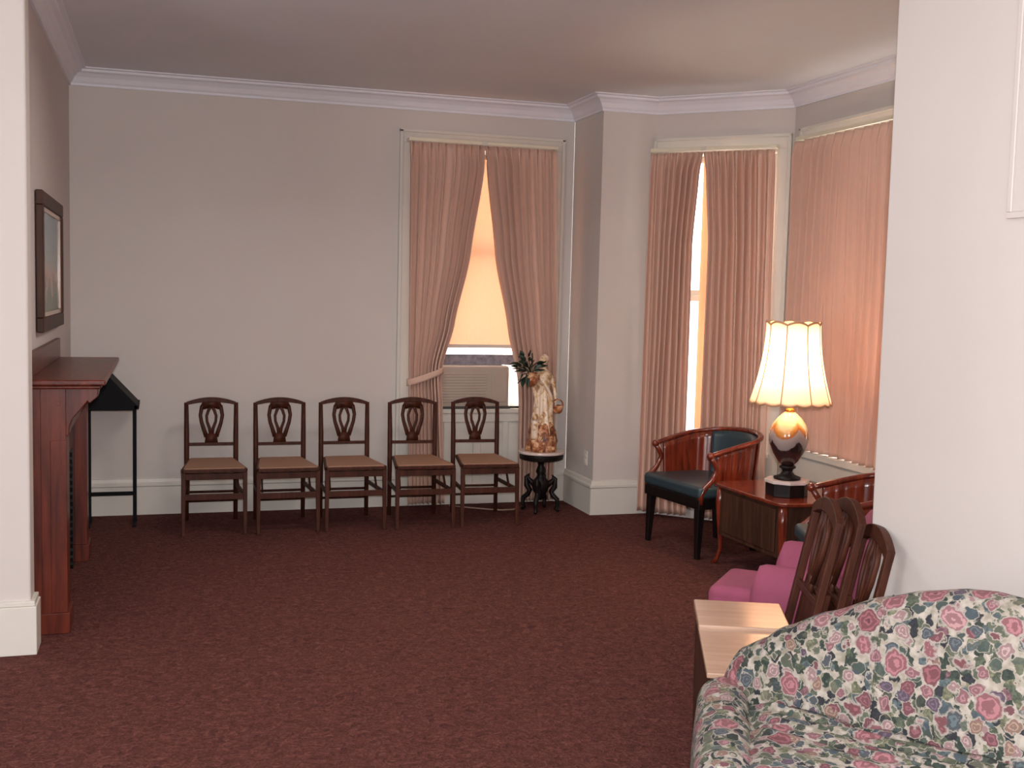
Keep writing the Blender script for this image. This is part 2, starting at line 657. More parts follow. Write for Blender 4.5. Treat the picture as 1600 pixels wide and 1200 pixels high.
def sweep(bm, pts, prof, ext0=0.0, ext1=0.0):
    """profile [(inward offset, z)] swept with mitred corners along pts, walked clockwise"""
    pts = [Vector(p) for p in pts]
    d0 = (pts[1] - pts[0]).normalized()
    pts[0] = pts[0] - d0 * ext0
    d1 = (pts[-1] - pts[-2]).normalized()
    pts[-1] = pts[-1] + d1 * ext1
    rings = []
    for i, p in enumerate(pts):
        ns = []
        if i > 0:
            d = (p - pts[i - 1]).normalized()
            ns.append(Vector((d.y, -d.x)))
        if i < len(pts) - 1:
            d = (pts[i + 1] - p).normalized()
            ns.append(Vector((d.y, -d.x)))
        n = sum(ns, Vector((0, 0)))
        n.normalize()
        n = n / n.dot(ns[0])
        rings.append([bm.verts.new((p.x + n.x * o, p.y + n.y * o, z)) for o, z in prof])
    k = len(prof)
    for a, b in zip(rings, rings[1:]):
        for i in range(k):
            j = (i + 1) % k
            bm.faces.new((a[i], a[j], b[j], b[i]))
    bm.faces.new(rings[0][::-1])
    bm.faces.new(rings[-1])


CROWN = [(0.0, 3.045), (0.014, 3.045), (0.016, 3.060), (0.026, 3.072), (0.040, 3.100), (0.064, 3.124), (0.088, 3.134), (0.092, 3.148), (0.116, 3.152), (0.118, CEIL), (0.0, CEIL)]
bm = B()
sweep(bm, [(XL, 5.52)] + P[1:8] + [(2.64, 3.53)], CROWN)
struct('trim_1', bm, M['crown'])

BASE = [(0.0, 0.0), (0.022, 0.0), (0.022, 0.205), (0.030, 0.212), (0.030, 0.228), (0.018, 0.238), (0.012, 0.262), (0.0, 0.265)]


def base_run(name, pts):
    bm = B()
    sweep(bm, pts, BASE)
    struct(name, bm, M['trim'])


base_run('baseboard_back', [(XL, 7.40), P[1], (1.735, YB)])
base_run('baseboard_bay', [(3.04, YB), P[2], P[3], P[4], (3.59, 7.89)])
base_run('baseboard_bay_side', [(4.32, 6.9), P[6], P[7], (2.64, 3.53)])
base_run('baseboard_partition_left', [(-0.535, 5.36)][:0] + [(-0.535, 5.51), (-0.535, 5.36), (-3.9, 5.36)])
# walked so that the inward side faces the camera's room
bm = B()
b2(bm, -3.9, -0.540, 5.335, 5.515, 0, 0.222)
b2(bm, -3.9, -0.547, 5.342, 5.512, 0.222, 0.245)
bpy.data.objects.remove(bpy.data.objects['baseboard_partition_left'])
struct('baseboard_partition_left', bm, M['trim'], 0.004)
bm = B()
b2(bm, 2.478, 2.50, -2.0, 3.52, 0, 0.222)
b2(bm, 2.486, 2.50, -2.0, 3.51, 0.222, 0.245)
struct('baseboard_right', bm, M['trim'], 0.004)
# raised panel moulding high on the right wall, cut by the frame
bm = B()
b2(bm, 2.490, 2.50, 2.02, 2.885, 1.945, 1.965)
b2(bm, 2.490, 2.50, 2.865, 2.885, 1.965, 3.0)
b2(bm, 2.494, 2.50, 2.02, 2.865, 1.965, 3.0)
struct('trim_2', bm, M['wall'], 0.003)


def casing(bm, fr, a, b, za, zb, w_=0.095, t=0.022, floor_=True, side2=None):
    """flat casing with a back band around an opening"""
    side2 = w_ if side2 is None else side2
    z0 = 0.0 if floor_ else za - 0.03
    for s0, s1 in ((a - w_, a), (b, b + side2)):
        lbox(bm, fr, s0, s1, -t, 0.0, z0, zb)
    lbox(bm, fr, a - w_, b + side2, -t, 0.0, zb, zb + w_ * 0.95)
    lbox(bm, fr, a - w_ - 0.012, a - w_ + 0.012, -t - 0.014, 0.0, z0, zb + w_)
    lbox(bm, fr, b + side2 - 0.012, b + side2 + 0.012, -t - 0.014, 0.0, z0, zb + w_)
    lbox(bm, fr, a - w_ - 0.012, b + side2 + 0.012, -t - 0.014, 0.0, zb + w_ * 0.95 - 0.012, zb + w_ * 0.95 + 0.012)


def window(name, fr, a, b, za, zb, casew=0.095, floor_=True, side2=None, mid=None, low=None, depth=0.16):
    """structure window: casing, sill, sash frame and panes as its parts"""
    bm = B()
    casing(bm, fr, a, b, za, zb, casew, 0.022, floor_, side2)
    # jamb liners
    lbox(bm, fr, a, a + 0.02, 0, depth + 0.03, za, zb)
    lbox(bm, fr, b - 0.02, b, 0, depth + 0.03, za, zb)
    lbox(bm, fr, a, b, 0, depth + 0.03, zb - 0.02, zb)
    o = struct(name, bm, M['trim'], 0.003)
    bm = B()
    lbox(bm, fr, a - 0.02, b + 0.02, -0.045, depth + 0.03, za - 0.035, za)
    obj('window_sill', bm, M['trim'], o, 0.005)
    mid = mid or (za + zb) / 2
    low = low or za
    bm = B()
    for z0, z1, off in ((mid, zb - 0.02, depth), (low, mid + 0.04, depth - 0.045)):
        lbox(bm, fr, a + 0.02, a + 0.075, off, off + 0.035, z0, z1)
        lbox(bm, fr, b - 0.075, b - 0.02, off, off + 0.035, z0, z1)
        lbox(bm, fr, a + 0.075, b - 0.075, off, off + 0.035, z1 - 0.045, z1)
        lbox(bm, fr, a + 0.075, b - 0.075, off, off + 0.035, z0, z0 + 0.08)
    obj('sash', bm, M['trim'], o, 0.003)
    for z0, z1, off in ((mid, zb - 0.02, depth), (low, mid + 0.04, depth - 0.045)):
        bm = B()
        lbox(bm, fr, a + 0.07, b - 0.07, off + 0.015, off + 0.02, z0 + 0.075, z1 - 0.04)
        obj('pane', bm, M['glass'], o)
    return o


win1 = window('window_1', fr_back, *W1, casew=0.095, low=1.10, mid=1.95, side2=0.11)
win2 = window('window_2', fr_dia, 0.10, 0.94, 0.55, 2.76, casew=0.10, side2=0.075)
win3 = window('window_3', fr_sid, 0.22, 2.70, 0.64, 2.78, casew=0.10, floor_=False)
# panelled apron under the first window
bm = B()
a, b = W1[0], W1[1]
lbox(bm, fr_back, a, b, -0.008, 0.0, 0.0, 0.725)
for s in (a, (a + b) / 2 - 0.03, b - 0.06):
    lbox(bm, fr_back, s, s + 0.06, -0.026, -0.008, 0.0, 0.725)
for s in (a + 0.28, b - 0.34):
    lbox(bm, fr_back, s, s + 0.05, -0.020, -0.008, 0.1, 0.66)
lbox(bm, fr_back, a + 0.001, b - 0.001, -0.0275, -0.0085, 0.001, 0.12)
lbox(bm, fr_back, a + 0.001, b - 0.001, -0.0275, -0.0085, 0.655, 0.724)
struct('trim_3', bm, M['trim'], 0.003)
# deep shelf under the side window of the bay, boxed below
bm = B()
b2(bm, 4.20, 4.325, 4.5, 6.86, 0.60, 0.645)
b2(bm, 4.225, 4.318, 4.53, 6.83, 0.27, 0.60)
struct('trim_4', bm, M['trim'], 0.006)

# roller shade of window 1
sh = thing('window_shade', 'peach roller shade glowing with daylight, half lowered behind the parted curtains', 'window shade', (2.38, YB + 0.07, 1.235))
bm = B()
grid(bm, 24, 24, lambda u, v: (-0.52 + 1.04 * u, 0.003 * math.sin(u * 40) * (1 - v), 0.02 + 1.46 * v))
obj('shade_cloth', bm, M['shade_cloth'], sh, smooth=True)
bm = B()
b2(bm, -0.52, 0.52, -0.006, 0.006, 0.0, 0.028)
obj('hem_bar', bm, M['trim'], sh, 0.002)
bm = B()
tube(bm, [(-0.53, 0.0, 1.50), (0.53, 0.0, 1.50)], 0.022, 14)
obj('roller', bm, M['trim'], sh, smooth=True)

# air conditioner in window 1
ac = thing('air_conditioner', 'grey window air conditioner resting on the sill beneath the peach shade', 'air conditioner', (2.345, YB + 0.02, 0.762))
bm = B()
b2(bm, -0.29, 0.29, -0.05, 0.30, 0.004, 0.335)
obj('housing', bm, M['acgrey'], ac, 0.02)
bm = B()
for k in range(11):
    b2(bm, -0.27, 0.10, -0.058, -0.048, 0.05 + k * 0.022, 0.058 + k * 0.022)
obj('grille', bm, M['acgrey'], ac, 0.001)
bm = B()
b2(bm, 0.14, 0.27, -0.056, -0.048, 0.05, 0.29)
obj('control_panel', bm, M['acgrey'], ac, 0.003)
bm = B()
b2(bm, -0.30, 0.30, -0.064, -0.02, -0.0, 0.018)
obj('drip_tray', bm, M['acdark'], ac, 0.003)
bm = B()
b2(bm, -0.50, 0.54, 0.07, 0.09, 0.338, 0.42)
obj('top_backlit_band', bm, M['backlit_band'], ac)  # added strip, coloured like the sash band seen dark against the daylight
for x0, x1 in ((0.293, 0.56), (-0.49, -0.293)):
    bm = B()
    n_ = 9
    for k in range(n_):
        xa = x0 + (x1 - x0) * k / n_
        xb = x0 + (x1 - x0) * (k + 1) / n_
        b2(bm, xa, xb, 0.10 + 0.008 * (k % 2), 0.108 + 0.008 * (k % 2), 0.0, 0.335)
    obj('side_panel', bm, M['plastic_w'], ac)


# ------------------------------------------------------------------ curtains
def drape(bm, fr, L, Rr, zt, zb, off, folds, amp, seed=0, nt=64, hemwave=0.0):
    p, d, n, _ = fr
    rr = random.Random(seed)
    ph = [rr.uniform(0, 6.28) for _ in range(6)]
    nu = folds * 12

    def f(u, t):
        x = L(t) + (Rr(t) - L(t)) * u
        wd = abs(Rr(t) - L(t))
        uu = u + 0.012 * math.sin(7 * u * 2 + ph[0]) + 0.006 * math.sin(t * 5 + u * 22 + ph[1])
        a = 2 * PI * folds * uu
        pleat = math.sin(a)
        head = min(1.0, t / 0.045)
        am = amp * (0.55 + 0.45 * head) * (0.8 + 0.25 * math.sin(5 * u + ph[2] + 1.5 * t))
        y = off + am * (pleat + 0.25 * math.sin(2 * a + ph[3]) * head) + 0.012 * math.sin(3.1 * u * 2 + 4 * t + ph[4]) * head
        x += 0.25 * am * math.cos(a) * head
        z = zt + (zb(u) - zt) * t + hemwave * math.sin(a) * t
        q = p + d * x - n * y
        return (q.x, q.y, z)
    grid(bm, nu, nt, f)


def smoothstep(a, b, x):
    x = max(0.0, min(1.0, (x - a) / (b - a)))
    return x * x * (3 - 2 * x)


def lerp(a, b, t):
    return a + (b - a) * t


def curve(keys):
    def f(t):
        for (t0, v0), (t1, v1) in zip(keys, keys[1:]):
            if t <= t1:
                k = (t - t0) / (t1 - t0)
                k = k * k * (3 - 2 * k) * 0.35 + k * 0.65
                return v0 + (v1 - v0) * k
        return keys[-1][1]
    return f


X0 = -XL


def curtain(label, fr, L, Rr, zt, zb, off, folds, amp, seed, tie=None, group=None, lit_edge=None):
    bm = B()
    drape(bm, fr, L, Rr, zt, zb, off, folds, amp, seed)
    o = obj('curtain', bm, M['curtain'], None, smooth=True, solid=0.003)
    tag(o, label, 'curtain', group)
    if tie:
        s0, s1, z0, z1 = tie
        p, d, n, _ = fr
        bm = B()

        def f(u, v):
            a = u * 2 * PI
            x = (s0 + s1) / 2 + math.cos(a) * ((s1 - s0) / 2 + 0.015)
            y = off + math.sin(a) * (amp + 0.028)
            k = (x - s0) / (s1 - s0)
            z = lerp(z0, z1, k) + (v - 0.5) * 0.05
            q = p + d * x - n * y
            return (q.x, q.y, z)
        grid(bm, 40, 3, f, close_u=True)
        obj('tieback', bm, M['curtain'], o, smooth=True, solid=0.004)
    if lit_edge:
        s0, s1, z0, z1, of = lit_edge
        p, d, n, _ = fr
        bm = B()

        def f(u, v):
            x = lerp(s0, s1, u)
            q = p + d * x - n * (of + 0.008 * math.sin(u * 9))
            return (q.x, q.y, lerp(z0, z1, v))
        grid(bm, 10, 30, f)
        obj('lit_edge_strip', bm, M['lit_edge'], o, smooth=True)  # added strip in place of the panel's own daylit edge
    return o


zT, zB = 2.795, 0.03
L1 = curve([(0, X0 + 1.775), (0.35, X0 + 1.785), (0.60, X0 + 1.795), (0.66, X0 + 1.80), (1.0, X0 + 1.80)])
R1 = curve([(0, X0 + 2.36), (0.06, X0 + 2.355), (0.30, X0 + 2.26), (0.50, X0 + 2.14), (0.61, X0 + 2.055), (0.645, X0 + 2.045), (0.72, X0 + 2.06), (1.0, X0 + 2.09)])
curtain('rosy beige pleated curtain tied back to the left beside the peach shade', fr_back, L1, R1, zT, lambda u: zB, 0.125, 9, 0.042, 3,
        tie=(X0 + 1.80, X0 + 2.055, 0.98, 1.07), group='curtains of the window with the air conditioner')
L2 = curve([(0, X0 + 2.362), (0.06, X0 + 2.37), (0.30, X0 + 2.455), (0.50, X0 + 2.575), (0.66, X0 + 2.68), (0.72, X0 + 2.69), (1.0, X0 + 2.70)])
R2 = curve([(0, X0 + 2.95), (0.50, X0 + 2.975), (0.66, X0 + 2.985), (1.0, X0 + 2.98)])
curtain('rosy beige pleated curtain drawn to the right behind the cream statue', fr_back, L2, R2, zT, lambda u: zB, 0.125, 9, 0.042, 8,
        tie=(X0 + 2.69, X0 + 2.975, 1.02, 0.99), group='curtains of the window with the air conditioner')
A0 = curve([(0, -0.005), (1, -0.03)])
A1 = curve([(0, 0.40), (0.06, 0.375), (0.25, 0.34), (0.75, 0.335), (1, 0.36)])
curtain('long pleated curtain left of the bright slit in the bay', fr_dia, A0, A1, 2.745, lambda u: 0.03, 0.10, 8, 0.036, 21,
        group='curtains of the narrow bay window')
A2 = curve([(0, 0.40), (0.06, 0.415), (0.25, 0.45), (0.75, 0.455), (1, 0.43)])
A3 = curve([(0, 0.925), (1, 0.955)])
curtain('long pleated curtain right of the bright slit in the bay', fr_dia, A2, A3, 2.745, lambda u: 0.03, 0.10, 9, 0.036, 33,
        group='curtains of the narrow bay window', lit_edge=(0.385, 0.50, 0.62, 2.72, 0.035))
curtain('wide pleated curtain of the side bay window ending on the sill shelf', fr_sid, curve([(0, 0.20), (1, 0.20)]), curve([(0, 1.45), (1, 1.42)]), 2.775,
        lambda u: 0.650, 0.095, 13, 0.045, 41, group='curtains of the side bay window')
curtain('far end pleated curtain of the side bay window, mostly behind the right wall', fr_sid, curve([(0, 1.46), (1, 1.50)]), curve([(0, 2.74), (1, 2.74)]), 2.775,
        lambda u: 0.650, 0.095, 13, 0.045, 43, group='curtains of the side bay window')


def rod(label, fr, a, b, z, off, join):
    t = thing('curtain_rod', label, 'curtain rod', (0, 0, 0))
    p, d, n, _ = fr
    o = p + d * a - n * off
    t.location = (o.x, o.y, z)
    P3 = lambda s, oo, zz: ((d * s - n * oo)[0], (d * s - n * oo)[1], zz)
    for k, (s0, s1) in enumerate(((0, join - a), (join - a, b - a))):
        bm = B()
        h = 0.014 - 0.002 * k
        bar(bm, P3(s0, 0, 0), P3(s1, 0, 0), 0.012, h * 2)
        obj('rail', bm, M['rod'], t, 0.003)
    for s in (0.01, b - a - 0.01):
        bm = B()
        bar(bm, P3(s, 0, 0), P3(s, -off + 0.024, 0), 0.012, 0.022)
        obj('bracket', bm, M['rod'], t)
    bm = B()
    bar(bm, P3(join - a - 0.02, 0.004, 0), P3(join - a + 0.02, 0.004, 0), 0.012, 0.034)
    obj('overlap_clip', bm, M['trim'], t, 0.002)
    return t


rod('cream curtain rod above the tied-back curtains and peach shade', fr_back, X0 + 1.77, X0 + 2.96, 2.815, 0.125, X0 + 2.36)
rod('cream curtain rod over the narrow bay window', fr_dia, -0.01, 0.94, 2.768, 0.10, 0.40)
rod('cream curtain rod along the side bay window, running behind the right wall', fr_sid, 0.16, 2.76, 2.80, 0.085, 1.455)


# ------------------------------------------------------------------ fireplace surround
mp = thing('fireplace_mantel', 'dark red mahogany fireplace mantel with projecting shelf on the left wall', 'fireplace mantel', (XL, 6.45, 0))
Y0, Y1 = -0.80, 0.86           # outer ends of the surround, local y
bm = B()
b2(bm, 0.002, 0.365, Y0 - 0.06, Y1 + 0.03, 1.195, 1.222)
b2(bm, 0.002, 0.345, Y0 - 0.045, Y1 + 0.015, 1.178, 1.195)
obj('shelf', bm, M['mahog_h'], mp, 0.008, seg=3)
bm = B()
b2(bm, 0.002, 0.028, Y0 - 0.02, Y1 + 0.01, 1.222, 1.338)
obj('backboard', bm, M['mahog_h'], mp, 0.004)
for ya, yb in ((Y0, Y0 + 0.19), (Y1 - 0.19, Y1)):
    bm = B()
    b2(bm, 0.002, 0.185, ya, yb, 0.0, 1.178)
    b2(bm, 0.002, 0.198, ya - 0.012, yb + 0.012, 0.0, 0.10)
    # shallow corner boards give the side its two-panel look
    b2(bm, 0.002, 0.075, ya - 0.010, ya, 0.10, 1.178)
    b2(bm, 0.115, 0.187, ya - 0.006, ya, 0.10, 0.93)
    obj('pilaster', bm, M['mahog'], mp, 0.005)
    # curved bracket carrying the shelf
    bm = B()
    out = [(0.08, 1.178), (0.330, 1.178), (0.325, 1.135), (0.290, 1.105), (0.280, 1.115), (0.245, 1.070), (0.215, 1.035), (0.20, 1.0), (0.195, 0.955), (0.16, 0.925), (0.08, 0.915)]
    prism(bm, out, ya + 0.012, yb - 0.012, 'xz')
    br = obj('bracket', bm, M['mahog'], mp, 0.004)
    bm = B()
    b2(bm, 0.13, 0.175, ya + 0.004, ya + 0.013, 1.085, 1.13)
    b2(bm, 0.142, 0.163, ya - 0.001, ya + 0.005, 1.097, 1.118)
    obj('rosette', bm, M['mahog'], br, 0.002)
bm = B()
b2(bm, 0.002, 0.16, Y0 + 0.19, Y1 - 0.19, 0.90, 1.178)
b2(bm, 0.16, 0.178, Y0 + 0.24, Y1 - 0.24, 0.95, 1.13)
obj('frieze', bm, M['mahog_h'], mp, 0.004)
bm = B()
b2(bm, 0.002, 0.12, Y0 + 0.19, Y0 + 0.38, 0.0, 0.90)
b2(bm, 0.002, 0.12, Y1 - 0.38, Y1 - 0.19, 0.0, 0.90)
b2(bm, 0.002, 0.12, Y0 + 0.38, Y1 - 0.38, 0.72, 0.90)
obj('tile_surround', bm, M['tile'], mp, 0.002)
bm = B()
b2(bm, 0.002, 0.05, Y0 + 0.38, Y1 - 0.38, 0.0, 0.72)
for k in range(9):
    yy = Y0 + 0.42 + k * (Y1 - Y0 - 0.84) / 8
    tube(bm, [(0.065, yy, 0.02), (0.075, yy, 0.36), (0.065, yy, 0.70)], 0.008, 6)
obj('iron_cover', bm, M['black'], mp)

# picture above the mantel
pf = thing('framed_picture', 'dark wooden framed landscape picture hanging above the mantel', 'picture', (XL + 0.012, 6.83, 1.78))
Hh, Wh = 0.365, 0.62
bm = B()
for (y0, y1, z0, z1) in ((-Wh, Wh, Hh - 0.075, Hh), (-Wh, Wh, -Hh, -Hh + 0.075), (-Wh, -Wh + 0.075, -Hh + 0.075, Hh - 0.075), (Wh - 0.075, Wh, -Hh + 0.075, Hh - 0.075)):
    b2(bm, -0.008, 0.028, y0, y1, z0, z1)
obj('frame', bm, M['brown'], pf, 0.006)
bm = B()
for (y0, y1, z0, z1) in ((-Wh + .075, Wh - .075, Hh - 0.1, Hh - 0.075), (-Wh + .075, Wh - .075, -Hh + 0.075, -Hh + 0.1), (-Wh + .075, -Wh + 0.1, -Hh + 0.1, Hh - 0.1), (Wh - 0.1, Wh - .075, -Hh + 0.1, Hh - 0.1)):
    b2(bm, -0.004, 0.018, y0, y1, z0, z1)
obj('inner_border', bm, M['laminate'], pf, 0.003)
bm = B()
b2(bm, -0.004, 0.008, -Wh + 0.1, Wh - 0.1, -Hh + 0.1, Hh - 0.1)
obj('painting', bm, M['painting'], pf)

# ------------------------------------------------------------------ black slanted register stand
st = thing('register_stand', 'thin black metal stand with a sloping desk top behind the mantel', 'stand', (-0.335, 8.22, 0))
bm = B()
prism(bm, [(-0.155, 1.13), (-0.10, 1.145), (0.175, 0.845), (0.175, 0.825), (0.150, 0.815), (-0.155, 0.815)], -0.20, 0.20, 'xz')
obj('sloping_desk', bm, M['black'], st, 0.004)
bm = B()
b2(bm, 0.150, 0.182, -0.20, 0.20, 0.822, 0.85)
obj('book_ledge', bm, M['black'], st, 0.003)
for x in (-0.150, 0.150):
    bm = B()
    b2(bm, x - 0.013, x + 0.013, -0.013, 0.013, 0.0, 0.815)
    obj('leg', bm, M['black'], st, 0.003)
    bm = B()
    b2(bm, x - 0.013, x + 0.013, -0.17, 0.17, 0.0, 0.016)
    obj('foot', bm, M['black'], st, 0.003)
bm = B()
b2(bm, -0.137, 0.137, -0.010, 0.010, 0.195, 0.222)
obj('crossbar', bm, M['black'], st, 0.003)


# ------------------------------------------------------------------ folding chairs
def make_folding_chair(label, group):
    """front faces local -y; base centre at the origin"""
    t = thing('folding_chair', label, 'chair', group=group)
    W = M['chairwood']
    for s in (-1, 1):
        bm = B()
        tube(bm, [(s * 0.170, 0.265, 0.0), (s * 0.170, 0.262, 0.42), (s * 0.170, 0.272, 0.62), (s * 0.172, 0.290, 0.845)], [0.015, 0.018, 0.018, 0.015], 8)
        obj('back_post', bm, W, t, smooth=True)
        bm = B()
        bar(bm, (s * 0.200, -0.255, 0.43), (s * 0.203, -0.270, 0.0), 0.030, 0.026, t1=0.8)
        obj('front_leg', bm, W, t, 0.004)
        bm = B()
        bar(bm, (s * 0.178, 0.255, 0.255), (s * 0.198, -0.25, 0.265), 0.018, 0.026)
        obj('side_stretcher', bm, W, t, 0.003)
        bm = B()
        bar(bm, (s * 0.160, -0.06, 0.41), (s * 0.165, -0.16, 0.27), 0.012, 0.018)
        obj('folding_brace', bm, W, t, 0.002)
    # arched crest rail
    bm = B()
    n = 16
    top, bot = [], []
    for k in range(n + 1):
        u = -1 + 2 * k / n
        x = u * 0.172
        zc = 0.838 + 0.028 * (1 - u * u)
        hh = 0.011 + 0.006 * (1 - u * u)
        top.append((x, zc + hh))
        bot.append((x, zc - hh))
    prism(bm, top + bot[::-1], 0.276, 0.298, 'xz')
    obj('crest_rail', bm, W, t, 0.003)
    bm = B()
    bar(bm, (-0.160, 0.272, 0.548), (0.160, 0.272, 0.548), 0.018, 0.022)
    obj('lower_back_rail', bm, W, t, 0.003)
    # pierced splat: top and bottom plates, two outer bows, pointed loop in the middle
    bm = B()
    yb, yt = 0.275, 0.287
    prism(bm, [(-0.055, 0.862), (0.055, 0.862), (0.078, 0.815), (0.050, 0.795), (0.0, 0.812), (-0.050, 0.795), (-0.078, 0.815)], 0.278, 0.292, 'xz')
    prism(bm, [(-0.046, 0.556), (0.046, 0.556), (0.040, 0.60), (0.020, 0.625), (-0.020, 0.625), (-0.040, 0.60)], 0.268, 0.282, 'xz')
    for s in (-1, 1):
        tube(bm, [(s * 0.034, 0.275, 0.600), (s * 0.052, 0.277, 0.655), (s * 0.068, 0.279, 0.705), (s * 0.076, 0.281, 0.755), (s * 0.068, 0.284, 0.800), (s * 0.060, 0.286, 0.82)],
             [0.016, 0.014, 0.013, 0.013, 0.014, 0.018], 8, 0.5, (0, -1, 0))
        tube(bm, [(s * 0.004, 0.275, 0.612), (s * 0.012, 0.277, 0.66), (s * 0.030, 0.279, 0.71), (s * 0.033, 0.281, 0.75), (s * 0.020, 0.283, 0.79), (s * 0.006, 0.285, 0.815)],
             [0.012, 0.011, 0.010, 0.010, 0.011, 0.012], 8, 0.5, (0, -1, 0))
    obj('splat', bm, W, t, smooth=True)
    # seat: wooden frame and woven panel
    bm = B()
    prism(bm, [(-0.205, -0.275), (0.205, -0.275), (0.218, -0.24), (0.158, 0.235), (-0.158, 0.235), (-0.218, -0.24)], 0.425, 0.450, 'xy')
    obj('seat', bm, W, t, 0.006)
    bm = B()
    prism(bm, [(-0.196, -0.262), (0.196, -0.262), (0.203, -0.24), (0.146, 0.222), (-0.146, 0.222), (-0.203, -0.24)], 0.445, 0.458, 'xy')
    obj('seat_pad', bm, M['cane'], t, 0.006)
    bm = B()
    bar(bm, (-0.195, -0.255, 0.400), (0.195, -0.255, 0.400), 0.02, 0.042)
    obj('seat_rail', bm, W, t, 0.003)
    bm = B()
    bar(bm, (-0.198, -0.258, 0.262), (0.198, -0.258, 0.262), 0.02, 0.040)
    obj('front_stretcher', bm, W, t, 0.003)
    for z in (0.205, 0.140):
        bm = B()
        tube(bm, [(-0.168, 0.263, z), (0.168, 0.263, z)], 0.009, 8)
        obj('rear_stretcher', bm, W, t, smooth=True)
    return t


def dup(root, loc, rot, label, group=None):
    r = root.copy()
    COL.objects.link(r)
    r.location = loc
    r.rotation_euler = rot
    r['label'] = label
    if group:
        r['group'] = group
    for ch in list(root.children):
        c = ch.copy()
        COL.objects.link(c)
        c.parent = r
        for g in list(ch.children):
            e = g.copy()
            COL.objects.link(e)
            e.parent = c
    return r


GR = 'folding chairs lined up against the back wall'
fc = make_folding_chair('folding wooden chair nearest the fireplace, left end of the row', GR)
fc.location = (0.335, 7.955, 0)
row = [(0.818, 7.93, 1.0, 'folding wooden chair second from the fireplace in the wall row'),
       (1.283, 7.925, 0.5, 'folding wooden chair in the middle of the row of five'),
       (1.782, 7.90, -1.5, 'folding wooden chair in front of the left tied-back curtain'),
       (2.262, 7.90, -3.0, 'folding wooden chair under the air conditioner, right end of the row')]
for x, y, a, lb in row:
    dup(fc, (x, y, 0), (0, 0, R(a)), lb)

# ------------------------------------------------------------------ pedestal table with statue
PX_, PY_ = 2.79, 8.10
pt = thing('pedestal_table', 'small round table with white marble top and carved black scrolled base', 'table', (PX_, PY_, 0))
bm = B()
capped(bm, [(0.165, 0.452), (0.178, 0.456), (0.180, 0.466), (0.176, 0.474)], 40)
obj('marble_top', bm, M['marble'], pt, smooth=False)
bm = B()
capped(bm, [(0.150, 0.405), (0.168, 0.412), (0.172, 0.440), (0.165, 0.452)], 40)
obj('top_rim', bm, M['darkleg'], pt, smooth=False)
bm = B()
capped(bm, [(0.05, 0.405), (0.030, 0.385), (0.022, 0.36), (0.034, 0.33), (0.040, 0.31), (0.026, 0.285), (0.038, 0.265), (0.062, 0.235), (0.066, 0.20), (0.058, 0.16), (0.030, 0.12), (0.012, 0.09)][::-1], 20)
obj('column', bm, M['darkleg'], pt, smooth=True)
for k in range(4):
    a = R(45 + 90 * k + 12)
    bm = B()
    c, s = math.cos(a), math.sin(a)
    pr = [(0.045, 0.205), (0.085, 0.235), (0.105, 0.262), (0.090, 0.285), (0.118, 0.262), (0.112, 0.20), (0.085, 0.16), (0.10, 0.13), (0.135, 0.10), (0.140, 0.055), (0.125, 0.025), (0.150, 0.012)]
    tube(bm, [(r * c, r * s, z) for r, z in pr], [0.026, 0.020, 0.014, 0.008, 0.014, 0.022, 0.022, 0.020, 0.019, 0.016, 0.015, 0.012], 8)
    obj('leg', bm, M['darkleg'], pt, smooth=True)

sc_ = thing('statue', 'cream and gold figurine of a robed woman on a round pedestal table', 'statue', (PX_, PY_, 0.475), R(4))
bm = B()


def fold(a, r, z):
    k = smoothstep(0.62, 0.1, z)
    rr = r * (1 + (0.03 + 0.10 * k) * math.sin(a * 9 + 6 * z) + 0.04 * math.sin(4 * a + 3))
    return rr * 1.0, z


capped(bm, [(0.088, 0.07), (0.092, 0.10), (0.084, 0.16), (0.074, 0.24), (0.066, 0.32), (0.060, 0.39), (0.054, 0.44), (0.046, 0.475), (0.052, 0.52), (0.060, 0.56), (0.062, 0.59), (0.040, 0.615), (0.020, 0.63), (0.018, 0.655)], 60, (0, 0, 0), fold)
# head with nose, hair bun and veil
bmesh.ops.create_uvsphere(bm, u_segments=20, v_segments=14, radius=1, matrix=Matrix.Translation((-0.005, -0.004, 0.690)) @ Matrix.Diagonal((0.031, 0.035, 0.041, 1)))
bmesh.ops.create_uvsphere(bm, u_segments=16, v_segments=10, radius=1, matrix=Matrix.Translation((0.012, 0.018, 0.700)) @ Matrix.Diagonal((0.034, 0.034, 0.042, 1)))
bmesh.ops.create_uvsphere(bm, u_segments=10, v_segments=8, radius=0.018, matrix=Matrix.Translation((0.016, 0.048, 0.712)))
tube(bm, [(-0.006, -0.032, 0.705), (-0.008, -0.044, 0.688), (-0.006, -0.034, 0.682)], [0.004, 0.006, 0.005], 6)
# her right arm stretched out to the urn, her left arm down to the basket
tube(bm, [(-0.045, 0, 0.585), (-0.085, -0.015, 0.545), (-0.118, -0.03, 0.560), (-0.140, -0.035, 0.585)], [0.024, 0.019, 0.015, 0.011], 10)
tube(bm, [(0.045, 0, 0.585), (0.082, -0.005, 0.52), (0.092, -0.02, 0.44), (0.090, -0.03, 0.375)], [0.024, 0.020, 0.015, 0.011], 10)
for j in range(5):
    tube(bm, [(-0.138, -0.035 + 0.004 * j, 0.583), (-0.150, -0.050 + 0.009 * j, 0.592 + 0.002 * j), (-0.158, -0.046 + 0.009 * j, 0.604)], [0.0042, 0.0038, 0.0032], 6)
    tube(bm, [(0.088, -0.036 + 0.004 * j, 0.378), (0.092, -0.046 + 0.007 * j, 0.358), (0.088, -0.042 + 0.006 * j, 0.345)], [0.0042, 0.0038, 0.0032], 6)
